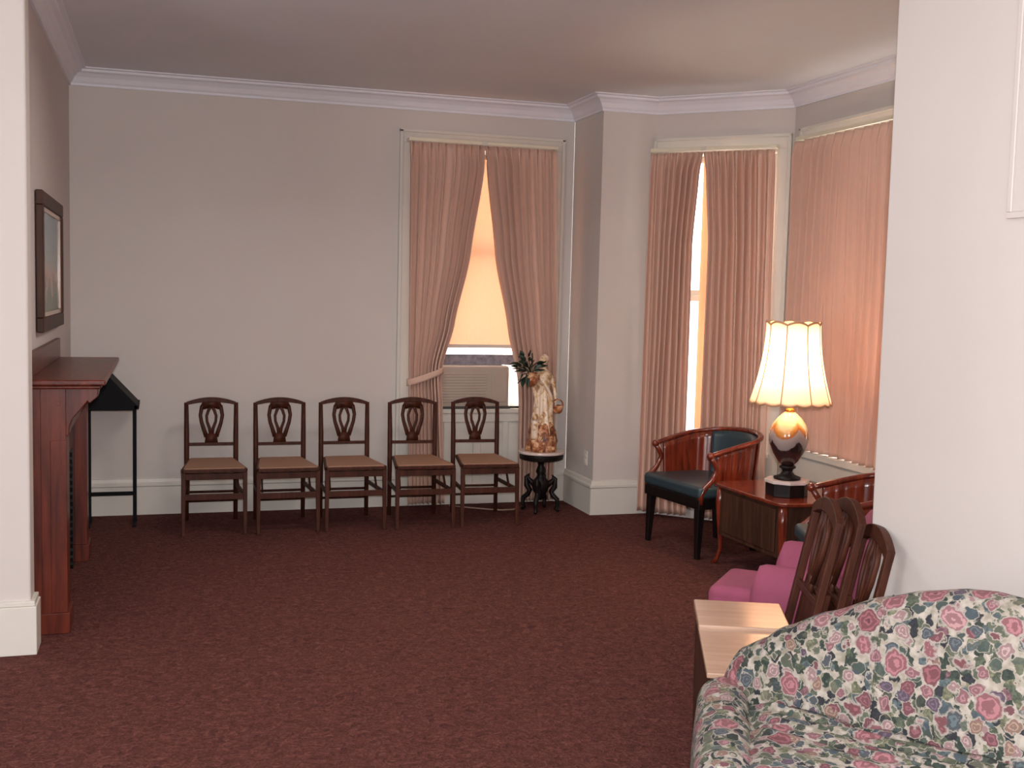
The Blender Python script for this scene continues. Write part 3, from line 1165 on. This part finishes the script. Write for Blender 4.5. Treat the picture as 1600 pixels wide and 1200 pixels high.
# sash and sleeve drapery
tube(bm, [(-0.05, -0.03, 0.58), (0.0, -0.062, 0.50), (0.045, -0.055, 0.42), (0.062, -0.03, 0.30), (0.07, -0.02, 0.18)], [0.012, 0.014, 0.014, 0.013, 0.010], 8)
tube(bm, [(-0.075, -0.01, 0.55), (-0.082, -0.01, 0.48), (-0.070, -0.02, 0.42), (-0.06, -0.03, 0.34)], [0.020, 0.018, 0.014, 0.008], 8)
obj('figure', bm, M['figurine'], sc_, remesh=0.0045)
bm = B()


def rocky(a, r, z):
    return r * (1 + 0.08 * math.sin(5 * a + z * 30) + 0.05 * math.sin(11 * a)), z


capped(bm, [(0.118, 0.0), (0.122, 0.02), (0.112, 0.05), (0.116, 0.075), (0.104, 0.10), (0.100, 0.15), (0.088, 0.20), (0.070, 0.225)], 48, (0, 0, 0), rocky)
obj('rocky_base', bm, M['rock'], sc_, smooth=True)
bm = B()
capped(bm, [(0.020, 0.50), (0.038, 0.515), (0.050, 0.545), (0.046, 0.575), (0.030, 0.592), (0.038, 0.606), (0.034, 0.606), (0.025, 0.592)], 20, (-0.115, -0.045, 0))
tube(bm, [(-0.075, -0.045, 0.60), (-0.055, -0.045, 0.585), (-0.058, -0.045, 0.555), (-0.072, -0.045, 0.545)], 0.006, 6)
obj('urn', bm, M['rock'], sc_, smooth=True)
bm = B()
capped(bm, [(0.024, 0.290), (0.036, 0.300), (0.046, 0.335), (0.050, 0.352), (0.044, 0.352), (0.036, 0.33)], 20, (0.108, -0.035, 0))
tube(bm, [(0.108 + 0.046 * math.cos(a), -0.035, 0.348 + 0.05 * math.sin(a)) for a in [PI * k / 10 for k in range(11)]], 0.006, 6)
obj('basket', bm, M['rock'], sc_, smooth=True)
bm = B()
bmesh.ops.create_uvsphere(bm, u_segments=14, v_segments=10, radius=1, matrix=Matrix.Translation((-0.085, -0.06, 0.265)) @ Matrix.Diagonal((0.026, 0.026, 0.030, 1)))
tube(bm, [(-0.085, -0.055, 0.25), (-0.082, -0.05, 0.19), (-0.078, -0.045, 0.10)], [0.018, 0.030, 0.028], 10)
tube(bm, [(-0.08, -0.06, 0.225), (-0.055, -0.075, 0.21), (-0.035, -0.075, 0.235)], [0.012, 0.010, 0.008], 8)
obj('child_figure', bm, M['figurine'], sc_, remesh=0.0045)

pl = thing('leafy_sprig', 'dark green leafy sprig standing in the urn the statue holds', 'plant', (PX_ - 0.115, PY_ - 0.053, 0.475 + 0.575))
rr = random.Random(5)
bm = B()
dirs = [(-1, -0.2, 0.55), (-0.9, 0.3, 0.1), (-0.8, -0.5, -0.5), (-0.55, -0.4, -0.95), (-0.45, 0.1, 1.0), (-0.1, -0.3, 1.1), (0.35, -0.3, 0.8), (0.75, -0.3, 0.45), (0.85, -0.25, 0.12), (-0.7, -0.55, 0.85), (-0.95, -0.35, 0.25), (-0.3, -0.6, 0.4)]
for dx, dy, dz in dirs:
    tip = Vector((dx * 0.085 - 0.03, dy * 0.085, dz * 0.085 + 0.045))
    tube(bm, [(0, 0, 0), tip * 0.3 + Vector((0, 0, 0.025)), tip * 0.7 + Vector((0, 0, 0.02))], 0.003, 5)
obj('stems', bm, M['leaf'], pl)
for dx, dy, dz in dirs:
    for q in range(3):
        base = Vector((dx * 0.085 - 0.03, dy * 0.085, dz * 0.085 + 0.045)) * (0.45 + 0.25 * q) + Vector((0, 0, 0.02))
        dr = Vector((dx + rr.uniform(-.5, .5), dy + rr.uniform(-.5, .5), dz + rr.uniform(-.4, .4))).normalized()
        sd = dr.cross(Vector((rr.uniform(-1, 1), rr.uniform(-1, 1), rr.uniform(-1, 1)))).normalized()
        nn = dr.cross(sd)
        ln = rr.uniform(0.055, 0.085)
        wd = ln * 0.24
        bm = B()

        def lf(u, v):
            k = math.sin(PI * u ** 0.8) * wd
            p_ = base + dr * ln * u + sd * k * (v - 0.5) * 2 + nn * (0.012 * u * u + 0.006 * abs(v - 0.5) * 2) + Vector((0, 0, -0.015 * u * u))
            return p_
        grid(bm, 7, 2, lf)
        obj('leaf', bm, M['leaf'], pl, smooth=True, solid=0.0012)

# outlet on the bay return and a cord by the last chair
ol = thing('wall_outlet', 'small cream electrical outlet plate on the wall beside the bay column', 'outlet', (3.138, 8.045, 0.417))
bm = B()
b2(bm, -0.007, 0.0, -0.035, 0.035, -0.057, 0.057)
obj('cover_plate', bm, M['plate'], ol, 0.003)
for z in (-0.024, 0.024):
    bm = B()
    b2(bm, -0.010, -0.006, -0.017, 0.017, z - 0.014, z + 0.014)
    obj('socket', bm, M['plate'], ol, 0.002)
bm = B()
tube(bm, [(2.14, 8.40, 0.008), (2.28, 8.30, 0.007), (2.42, 8.20, 0.007), (2.50, 8.16, 0.007), (2.60, 8.17, 0.007), (2.66, 8.24, 0.007)], 0.006, 8)
tag(obj('power_cord', bm, M['cord'], smooth=True), 'thin pale power cord lying on the carpet behind the right end chair', 'cord')


# ------------------------------------------------------------------ barrel chairs
def make_barrel_chair(label, group):
    """front faces local -y"""
    t = thing('barrel_chair', label, 'chair', group=group)
    RW = M['redwood']
    # plan curve of the rail: s from -1 (left tip) to 1 (right tip)

    def rail(s, inset=0.0):
        a = abs(s)
        if a > 0.62:
            k = (a - 0.62) / 0.38
            x, y = 0.335 - 0.010 * k, 0.06 - 0.27 * k
            z = 0.735 - 0.055 * k - 0.01 * k * k
        else:
            th = a / 0.62 * PI / 2
            x, y = 0.335 * math.sin(th), 0.06 + 0.27 * math.cos(th)
            z = 0.735 + 0.045 * math.cos(th)
        c = Vector((x * (1 if s >= 0 else -1), y, z))
        if inset:
            o = Vector((c.x, c.y - 0.02, 0))
            c = c - o.normalized() * inset
        return c
    bm = B()
    pts = [rail(-1 + 2 * k / 44) for k in range(45)]
    tube(bm, pts, [0.021 if 0 < k < 44 else 0.015 for k in range(45)], 10, 0.75)
    for e in (pts[0], pts[-1]):
        bmesh.ops.create_uvsphere(bm, u_segments=12, v_segments=8, radius=0.024, matrix=Matrix.Translation(e))
    obj('arm_rail', bm, RW, t, smooth=True)
    # curved front supports down to the seat frame
    for s in (-1, 1):
        e = rail(s)
        bm = B()
        tube(bm, [e, e + Vector((0.0, 0.035, -0.05)), (s * 0.325, -0.155, 0.58), (s * 0.325, -0.19, 0.51), (s * 0.322, -0.245, 0.46), (s * 0.315, -0.265, 0.42), (s * 0.312, -0.265, 0.36)],
             [0.016, 0.018, 0.018, 0.017, 0.020, 0.022, 0.020], 10)
        obj('arm_support', bm, RW, t, smooth=True)

    def panel(name, s0, s1, th, mat, z0=0.40, inset=0.012, fluted=0.0, n=24):
        bm = B()

        def f(inner):
            def g(u, v):
                s = lerp(s0, s1, u)
                c = rail(s, inset + (th if inner else 0))
                zt = rail(s).z - 0.012
                lo = Vector((c.x * 0.93, c.y * 0.93 - 0.01, z0))
                bulge = 0.012 * math.sin(PI * v) * math.sin(PI * u) if inner and th > 0.02 else 0
                p_ = lo.lerp(Vector((c.x, c.y, zt)), v)
                if fluted:
                    p_ += Vector((-c.x, -c.y, 0)).normalized() * fluted * abs(math.sin(u * PI * 7))
                return p_ + Vector((-c.x, -c.y, 0)).normalized() * bulge
            return g
        a = grid(bm, n, 8, f(False))
        b = grid(bm, n, 8, f(True))
        for i in range(n):
            bm.faces.new((a[i][0], a[i + 1][0], b[i + 1][0], b[i][0]))
            bm.faces.new((a[i][8], a[i + 1][8], b[i + 1][8], b[i][8]))
        for j in range(8):
            bm.faces.new((a[0][j], a[0][j + 1], b[0][j + 1], b[0][j]))
            bm.faces.new((a[n][j], a[n][j + 1], b[n][j + 1], b[n][j]))
        obj(name, bm, mat, t, smooth=True)
    panel('side_panel', -0.93, -0.36, 0.014, RW, fluted=0.004, n=42)
    panel('side_panel', 0.36, 0.93, 0.014, RW, fluted=0.004, n=42)
    panel('back_pad', -0.36, 0.36, 0.035, M['teal'])
    panel('back_panel', -0.37, 0.37, 0.010, RW, inset=0.0)
    # seat frame, cushion, legs
    out = [(-0.325, -0.285), (0.325, -0.285), (0.330, -0.02), (0.29, 0.17), (0.19, 0.275), (0.0, 0.315), (-0.19, 0.275), (-0.29, 0.17), (-0.330, -0.02)]
    bm = B()
    prism(bm, out, 0.325, 0.395, 'xy')
    obj('seat_frame', bm, M['darkleg'], t, 0.006)
    bm = B()
    prism(bm, [(x * 1.03, y * 1.03 if y < 0 else y * 0.94) for x, y in out], 0.392, 0.475, 'xy')
    obj('seat_cushion', bm, M['teal'], t, 0.028, seg=4)
    for x, y in ((-0.285, -0.25), (0.285, -0.25), (-0.20, 0.23), (0.20, 0.23)):
        bm = B()
        bar(bm, (x, y, 0.33), (x * 1.03, y * 1.05, 0.0), 0.052, 0.052, t1=0.6)
        obj('leg', bm, M['darkleg'], t, 0.004)
    return t


bc = make_barrel_chair('cherry wood barrel chair with dark teal seat in front of the bay curtains', 'barrel chairs beside the lamp table')
bc.location = (3.50, 6.73, 0)
bc.rotation_euler = (0, 0, R(-90 + 8))
dup(bc, (3.44, 4.86, 0), (0, 0, R(-90 - 20)), 'wooden barrel chair partly cut off by the right wall, behind the pink armchair')

# ------------------------------------------------------------------ lamp table
lt = thing('end_table', 'cherry wood end table with cabriole legs carrying the lit lamp', 'table', (3.66, 5.94, 0), R(2))
x0, x1, y0, y1 = -0.33, 0.34, -0.40, 0.38
bm = B()
out = []
for k in range(24):                       # scalloped front edge corners
    pass
out = [(x0 + 0.05, y0), (x0 + 0.02, y0 + 0.02), (x0, y0 + 0.06), (x0, y1 - 0.06), (x0 + 0.02, y1 - 0.02), (x0 + 0.05, y1), (x1, y1), (x1, y0), (x0 + 0.33, y0), (x0 + 0.27, y0 - 0.02), (x0 + 0.20, y0 - 0.025), (x0 + 0.12, y0 - 0.015)]
prism(bm, out, 0.500, 0.522, 'xy')
obj('tabletop', bm, M['redwood'], lt, 0.007, seg=3)
bm = B()
b2(bm, x0 + 0.035, x1 - 0.03, y0 + 0.03, y1 - 0.03, 0.19, 0.50)
obj('cabinet_body', bm, M['brown'], lt, 0.006)
bm = B()
b2(bm, x0 + 0.024, x0 + 0.036, y0 + 0.09, y1 - 0.09, 0.22, 0.475)
obj('front_panel', bm, M['brown'], lt, 0.005)
for x, y in ((x0 + 0.05, y0 + 0.04), (x0 + 0.05, y1 - 0.04), (x1 - 0.04, y0 + 0.04), (x1 - 0.04, y1 - 0.04)):
    sx = -1 if x < 0 else 1
    sy = -1 if y < 0 else 1
    bm = B()
    tube(bm, [(x, y, 0.50), (x + sx * 0.006, y + sy * 0.006, 0.40), (x, y, 0.25), (x - sx * 0.004, y - sy * 0.004, 0.10), (x + sx * 0.012, y + sy * 0.012, 0.03), (x + sx * 0.028, y + sy * 0.028, 0.0)],
         [0.026, 0.028, 0.022, 0.014, 0.014, 0.018], 10)
    obj('leg', bm, M['redwood'], lt, smooth=True)

# ------------------------------------------------------------------ lamp
LX, LY = 3.545, 5.80
lp = thing('table_lamp', 'lit table lamp with scalloped cream bell shade and painted urn base', 'lamp', (LX, LY, 0.522))
bm = B()
ang = [(0.125 * math.cos(R(22.5 + 45 * k)), 0.125 * math.sin(R(22.5 + 45 * k))) for k in range(8)]
prism(bm, ang, 0.0, 0.075, 'xy')
obj('plinth', bm, M['darkleg'], lp, 0.004)
bm = B()
prism(bm, [(x * 1.06, y * 1.06) for x, y in ang], 0.075, 0.095, 'xy')
obj('plinth_top', bm, M['marble'], lp, 0.003)
ur = bpy.data.objects
bm = B()
capped(bm, [(0.078, 0.095), (0.080, 0.108), (0.045, 0.122), (0.030, 0.140), (0.034, 0.155), (0.050, 0.165), (0.046, 0.175), (0.034, 0.18)], 32)
obj('foot', bm, M['darkleg'], lp, smooth=True)
bm = B()
capped(bm, [(0.034, 0.178), (0.060, 0.205), (0.088, 0.250), (0.108, 0.30), (0.116, 0.345), (0.112, 0.385), (0.096, 0.425), (0.070, 0.460), (0.040, 0.488), (0.024, 0.50)], 40)
vb = obj('urn_body', bm, M['vase'], lp, smooth=True)
bm = B()
capped(bm, [(0.026, 0.498), (0.034, 0.505), (0.020, 0.515), (0.016, 0.535), (0.022, 0.545), (0.010, 0.55), (0.010, 0.60), (0.019, 0.605), (0.019, 0.66), (0.004, 0.665)], 16)
obj('brass_neck', bm, M['brass'], lp, smooth=True)
NS = 8


def shade_r(a, v):
    """bell with eight scalloped gores; v 0 bottom .. 1 top"""
    r = 0.155 + 0.081 * (1 - v) ** 1.9
    g = abs(math.sin(a * NS / 2))
    return r * (0.965 + 0.045 * g)


def shade_z(a, v):
    g = abs(math.sin(a * NS / 2))
    return 0.555 + 0.455 * v + (0.018 * g * (v ** 6)) + 0.0


bm = B()
na = 96
grid(bm, na, 26, lambda u, v: (shade_r(u * 2 * PI + 0.2, v) * math.cos(u * 2 * PI + 0.2), shade_r(u * 2 * PI + 0.2, v) * math.sin(u * 2 * PI + 0.2),
                               shade_z(u * 2 * PI + 0.2, v) - 0.010 * abs(math.sin((u * 2 * PI + 0.2) * NS)) * (1 - v) ** 6), close_u=True)
shd = obj('lamp_shade', bm, M['lampshade'], lp, smooth=True, solid=0.002)
for k in range(NS):
    a = 2 * PI * k / NS
    bm = B()
    tube(bm, [((shade_r(a, v / 12) + 0.002) * math.cos(a), (shade_r(a, v / 12) + 0.002) * math.sin(a), shade_z(a, v / 12)) for v in range(13)], 0.0035, 6)
    obj('gore_piping', bm, M['shade_trim'], shd, smooth=True)
for v, nm in ((0.0, 'bottom_braid'), (1.0, 'top_braid')):
    bm = B()
    pts = [(shade_r(a, v) * math.cos(a), shade_r(a, v) * math.sin(a), shade_z(a, v) - (0.010 * abs(math.sin(a * NS)) if v == 0 else 0)) for a in [2 * PI * k / 128 for k in range(129)]]
    tube(bm, pts, 0.006, 6, caps=False)
    obj(nm, bm, M['shade_trim'], shd, smooth=True)
t_ = NT('bulb_glow')
t_.b.inputs['Emission Color'].default_value = (1, 0.82, 0.62, 1)
t_.b.inputs['Emission Strength'].default_value = 30
bm = B()
bmesh.ops.create_uvsphere(bm, u_segments=16, v_segments=12, radius=0.032, matrix=Matrix.Translation((0, 0, 0.72)))
bl = obj('bulb', bm, t_.m, lp, smooth=True)
lb_ = lamp('lamp_light', 'POINT', (LX, LY, 0.522 + 0.78), 16, (1.0, 0.80, 0.60), 0.04)


# ------------------------------------------------------------------ pink armchair
def rbox(name, c, s, mat, parent, r=0.05, rx=0.0, rz=0.0, ry=0.0, seg=5):
    bm = B()
    box(bm, c, s, rz, rx, ry)
    return obj(name, bm, mat, parent, r, seg=seg)


pc = thing('pink_armchair', 'low pink upholstered armchair between the folded chairs and barrel chair', 'armchair', (2.67, 4.23, 0), R(-132))
rbox('seat_cushion', (0, -0.07, 0.36), (0.40, 0.58, 0.14), M['pink'], pc, 0.04)
rbox('seat_base', (0, -0.01, 0.22), (0.60, 0.56, 0.18), M['pink'], pc, 0.03)
for s in (-1, 1):
    bm = B()
    prof = []
    for k in range(20):
        a = 2 * PI * k / 20
        prof.append((math.cos(a) * 0.075, 0.47 + math.sin(a) * 0.075))

    def arm(u, v):
        a = u * 2 * PI
        y = lerp(-0.15, 0.25, v)
        e = 1 - 0.35 * max(0, (v - 0.9) / 0.1) - 0.45 * max(0, (0.08 - v) / 0.08)
        x = s * 0.262 + math.cos(a) * 0.085 * e
        z = 0.355 + math.sin(a) * 0.225 * (1 if math.sin(a) < 0 else 0.95) * e
        return (x, y, z)
    ring = grid(bm, 24, 14, arm, close_u=True)
    bm.faces.new([r_[0] for r_ in ring])
    bm.faces.new([r_[14] for r_ in ring][::-1])
    obj('arm', bm, M['pink'], pc, smooth=True)
rbox('back', (0.03, 0.285, 0.515), (0.48, 0.15, 0.55), M['pink'], pc, 0.07, rx=R(-10))
for x, y in ((-0.25, -0.25), (0.25, -0.25), (-0.25, 0.25), (0.25, 0.25)):
    bm = B()
    bar(bm, (x, y, 0.135), (x, y, 0.0), 0.04, 0.04, t1=0.7)
    obj('leg', bm, M['brown'], pc, 0.003)


# ------------------------------------------------------------------ folded chairs leaning at the wall end
def make_folded(label, group):
    """a folding chair closed flat; stands on its legs, width along local x, flat towards local y"""
    t = thing('folded_chair', label, 'chair', group=group)
    W = M['chairwood']
    H_ = 0.93
    for s in (-1, 1):
        bm = B()
        bar(bm, (s * 0.19, 0.012, 0.0), (s * 0.185, 0.012, H_ - 0.05), 0.034, 0.030)
        obj('back_post', bm, W, t, 0.005)
        bm = B()
        bar(bm, (s * 0.150, -0.020, 0.03), (s * 0.150, -0.020, 0.60), 0.028, 0.026)
        obj('front_leg', bm, W, t, 0.004)
    bm = B()
    top, bot = [], []
    for k in range(17):
        u = -1 + 2 * k / 16
        top.append((u * 0.20, H_ - 0.05 + 0.055 * (1 - u * u)))
        bot.append((u * 0.20, H_ - 0.095 + 0.045 * (1 - u * u)))
    prism(bm, top + bot[::-1], -0.004, 0.028, 'xz')
    obj('crest_rail', bm, W, t, 0.004)
    bm = B()
    for s in (-1, 1):
        tube(bm, [(s * 0.03, 0.012, 0.60), (s * 0.07, 0.012, 0.72), (s * 0.075, 0.012, 0.80), (s * 0.05, 0.012, 0.88)], 0.011, 8, 0.6)
        tube(bm, [(s * 0.005, 0.012, 0.60), (s * 0.03, 0.012, 0.72), (s * 0.03, 0.012, 0.80), (s * 0.005, 0.012, 0.88)], 0.009, 8, 0.6)
    prism(bm, [(-0.045, 0.56), (0.045, 0.56), (0.03, 0.63), (-0.03, 0.63)], 0.004, 0.02, 'xz')
    obj('splat', bm, W, t, smooth=True)
    bm = B()
    bar(bm, (-0.17, 0.012, 0.56), (0.17, 0.012, 0.56), 0.02, 0.026)
    obj('lower_back_rail', bm, W, t, 0.003)
    bm = B()
    b2(bm, -0.165, 0.165, -0.032, -0.006, 0.14, 0.58)
    obj('seat', bm, W, t, 0.006)
    bm = B()
    b2(bm, -0.14, 0.14, -0.040, -0.030, 0.18, 0.54)
    obj('seat_pad', bm, M['cane'], t, 0.004)
    for z in (0.10, 0.22):
        bm = B()
        tube(bm, [(-0.175, 0.012, z), (0.175, 0.012, z)], 0.009, 8)
        obj('stretcher', bm, W, t, smooth=True)
    return t


GF = 'closed folding chairs leaning beside the wall end'
f1 = make_folded('closed wooden folding chair leaning nearest the pink armchair', GF)
f1.rotation_euler = (R(11.5), 0, R(69.5))
f1.location = (2.285, 3.74, 0.004)
dup(f1, (2.365, 3.72, 0.004), (R(11.5), 0, R(69.5)), 'closed wooden folding chair in the middle of the three leaning ones')
f3 = dup(f1, (2.338, 3.487, 0.004), (R(11.5), 0, R(69.5)), 'closed wooden folding chair leaning right against the bare wall, nearest the sofa')
f3.scale = (0.95, 0.95, 0.94)

# ------------------------------------------------------------------ blond side table
sd = thing('side_table', 'small blond-topped side table with dark sides, between floral sofa and pink armchair', 'table', (1.962, 3.425, 0), R(-23.6))
bm = B()
b2(bm, -0.155, 0.155, -0.405, 0.405, 0.16, 0.478)
obj('cabinet_body', bm, M['brown'], sd, 0.005)
bm = B()
b2(bm, -0.165, 0.165, -0.415, 0.075, 0.478, 0.496)
obj('tabletop', bm, M['laminate'], sd, 0.004)
bm = B()
b2(bm, -0.165, 0.165, 0.070, 0.415, 0.478, 0.508)
obj('raised_top', bm, M['laminate'], sd, 0.006)
bm = B()
b2(bm, -0.135, 0.135, -0.418, -0.405, 0.34, 0.462)
dr = obj('drawer', bm, M['mahog_h'], sd, 0.004)
bm = B()
bmesh.ops.create_uvsphere(bm, u_segments=14, v_segments=10, radius=0.017, matrix=Matrix.Translation((0.0, -0.434, 0.40)))
obj('knob', bm, M['mahog'], dr, smooth=True)
for x in (-0.135, 0.135):
    for y in (-0.385, 0.385):
        bm = B()
        bar(bm, (x, y, 0.165), (x * 1.04, y * 1.02, 0), 0.036, 0.036, t1=0.65)
        obj('leg', bm, M['brown'], sd, 0.003)

# ------------------------------------------------------------------ floral sofa: local x along the back, local -y to the front
so = thing('floral_sofa', 'camelback floral loveseat with rose and green print in front of the right wall', 'sofa', (1.62, 2.77, 0), math.atan2(-0.8404, 0.5419))
HB = curve([(-0.16, 0.585), (-0.12, 0.63), (-0.05, 0.672), (0.01, 0.72), (0.14, 0.79), (0.30, 0.865), (0.42, 0.905), (0.53, 0.930), (0.60, 0.936), (0.67, 0.930),
            (0.76, 0.905), (0.85, 0.865), (0.95, 0.79), (1.04, 0.72), (1.09, 0.672), (1.13, 0.63), (1.16, 0.585)])
SB0, SB1 = -0.165, 1.165
TH = 0.17


def backshape(u, v):
    """u across, v round the section from the front foot over the top to the rear foot"""
    s = lerp(SB0, SB1, u)
    e = min(1.0, (0.5 - abs(u - 0.5)) / 0.045)
    e = math.sqrt(max(0.0, 1 - (1 - e) ** 2))
    h = HB(s) - 0.055 * (1 - e)
    th = TH * (0.45 + 0.55 * e)
    z0 = 0.30
    rt = th / 2
    zt = h - rt
    if v < 0.42:
        k = v / 0.42
        z = lerp(z0, zt, k)
        y = 0.055 * k - 0.014 * math.sin(PI * k)
    elif v < 0.66:
        a = PI * (v - 0.42) / 0.24
        z = zt + rt * math.sin(a)
        y = 0.055 + rt * (1 - math.cos(a))
    else:
        k = (v - 0.66) / 0.34
        z = lerp(zt, 0.12, k)
        y = 0.055 + th * 1.0 - 0.02 * k
    y += (TH - th) / 2
    # soft puckers where the cover meets the seat
    if v < 0.3:
        y -= 0.006 * math.sin(s * 120 + 4 * math.sin(s * 17)) * smoothstep(0.24, 0.12, v)
    return (s, y + 0.01, z)


bm = B()
g = grid(bm, 150, 60, backshape)
bm.faces.new([q[0] for q in g] + [q[-1] for q in g][::-1])
bm.faces.new(g[0])
bm.faces.new(g[-1][::-1])
bk = obj('back', bm, M['floral'], so, smooth=True)
for s_ in (0.33, 0.80):
    bm = B()
    pts = []
    u_ = (s_ - SB0) / (SB1 - SB0)
    for k in range(24):
        v = 0.12 + 0.42 * k / 23
        q = backshape(u_, v)
        pts.append((q[0], q[1] - 0.001, q[2]))
    tube(bm, pts, 0.0032, 6)
    obj('seam', bm, M['floral'], bk, smooth=True)


def roll_arm(name, o0, o1, width, top, side):
    """plump arm between two floor points on its outer line"""
    o0, o1 = Vector(o0), Vector(o1)
    d = (o1 - o0)
    L = d.length
    d.normalize()
    nn = Vector((-d.y, d.x, 0)) * side      # towards the seat
    bm = B()
    nb = 40

    def f(u, v):
        a = v * 2 * PI
        e = min(1.0, min(u, 1 - u) / 0.10)
        e = 0.86 + 0.14 * math.sqrt(max(0.0, 1 - (1 - e) ** 2))
        # section: straight sides, round top
        t = v
        if t < 0.35:
            k = t / 0.35
            w_, z = 0.0 - 0.012 * math.sin(PI * k), lerp(0.06, top - 0.07, k)
        elif t < 0.70:
            k = (t - 0.35) / 0.35
            w_, z = width / 2 - math.cos(PI * k) * width / 2, top - 0.07 + 0.07 * math.sin(PI * k) + 0.004 * math.sin(u * 60) * math.sin(PI * k)
        else:
            k = (t - 0.70) / 0.30
            w_, z = width, lerp(top - 0.07, 0.06, k)
        w_ = width / 2 + (w_ - width / 2) * e
        z = 0.06 + (z - 0.06) * (0.95 + 0.05 * e)
        q = o0 + d * (u * L) + nn * w_
        return (q.x, q.y, z)
    g = grid(bm, 30, nb, f)
    bm.faces.new(g[0])
    bm.faces.new(g[-1][::-1])
    return obj(name, bm, M['floral'], so, smooth=True)


roll_arm('arm', (-0.205, 0.03, 0), (0.125, -0.555, 0), 0.155, 0.555, 1)
roll_arm('arm', (1.205, 0.03, 0), (0.875, -0.555, 0), 0.155, 0.555, -1)


def seat_xy(u, v):
    y = lerp(0.015, -0.66, v)
    xl = -0.03 + 0.30 * v
    return lerp(xl, 1.00 - xl, u), y


def seat_top(u, v):
    x, y = seat_xy(u, v)
    d = lambda k: smoothstep(0, 0.10, k)
    z = 0.505 + 0.035 * d(u) * d(1 - u) * d(1 - v)
    # gathered, stretched folds running along the crease and the arm
    z += 0.006 * math.sin(y * 150 + 5 * math.sin(x * 9) + 3 * x) * smoothstep(0.55, 0.0, v)
    z += 0.005 * math.sin(y * 75 + 9 * x + 2) * smoothstep(0.7, 0.1, v)
    return (x, y, z)


bm = B()
g = grid(bm, 90, 70, seat_top)
nu, nv = 90, 70
lo = {}


def low(i, j):
    if (i, j) not in lo:
        q = g[i][j].co
        lo[(i, j)] = bm.verts.new((q.x, q.y, 0.36))
    return lo[(i, j)]


edge = [(i, 0) for i in range(nu)] + [(nu, j) for j in range(nv)] + [(i, nv) for i in range(nu, 0, -1)] + [(0, j) for j in range(nv, 0, -1)]
for a_, b_ in zip(edge, edge[1:] + edge[:1]):
    bm.faces.new((g[a_[0]][a_[1]], g[b_[0]][b_[1]], low(*b_), low(*a_)))
bm.faces.new([low(*e_) for e_ in edge])
obj('seat_cushion', bm, M['floral'], so, smooth=True)
bm = B()
prism(bm, [(-0.03, 0.02), (1.03, 0.02), (0.75, -0.63), (0.25, -0.63)], 0.07, 0.358, 'xy')
obj('skirt', bm, M['floral'], so, 0.01)
for x, y in ((0.0, 0.12), (1.0, 0.12), (0.26, -0.56), (0.74, -0.56)):
    bm = B()
    bar(bm, (x, y, 0.13), (x, y, 0), 0.05, 0.05, t1=0.7)
    obj('leg', bm, M['brown'], so, 0.003)
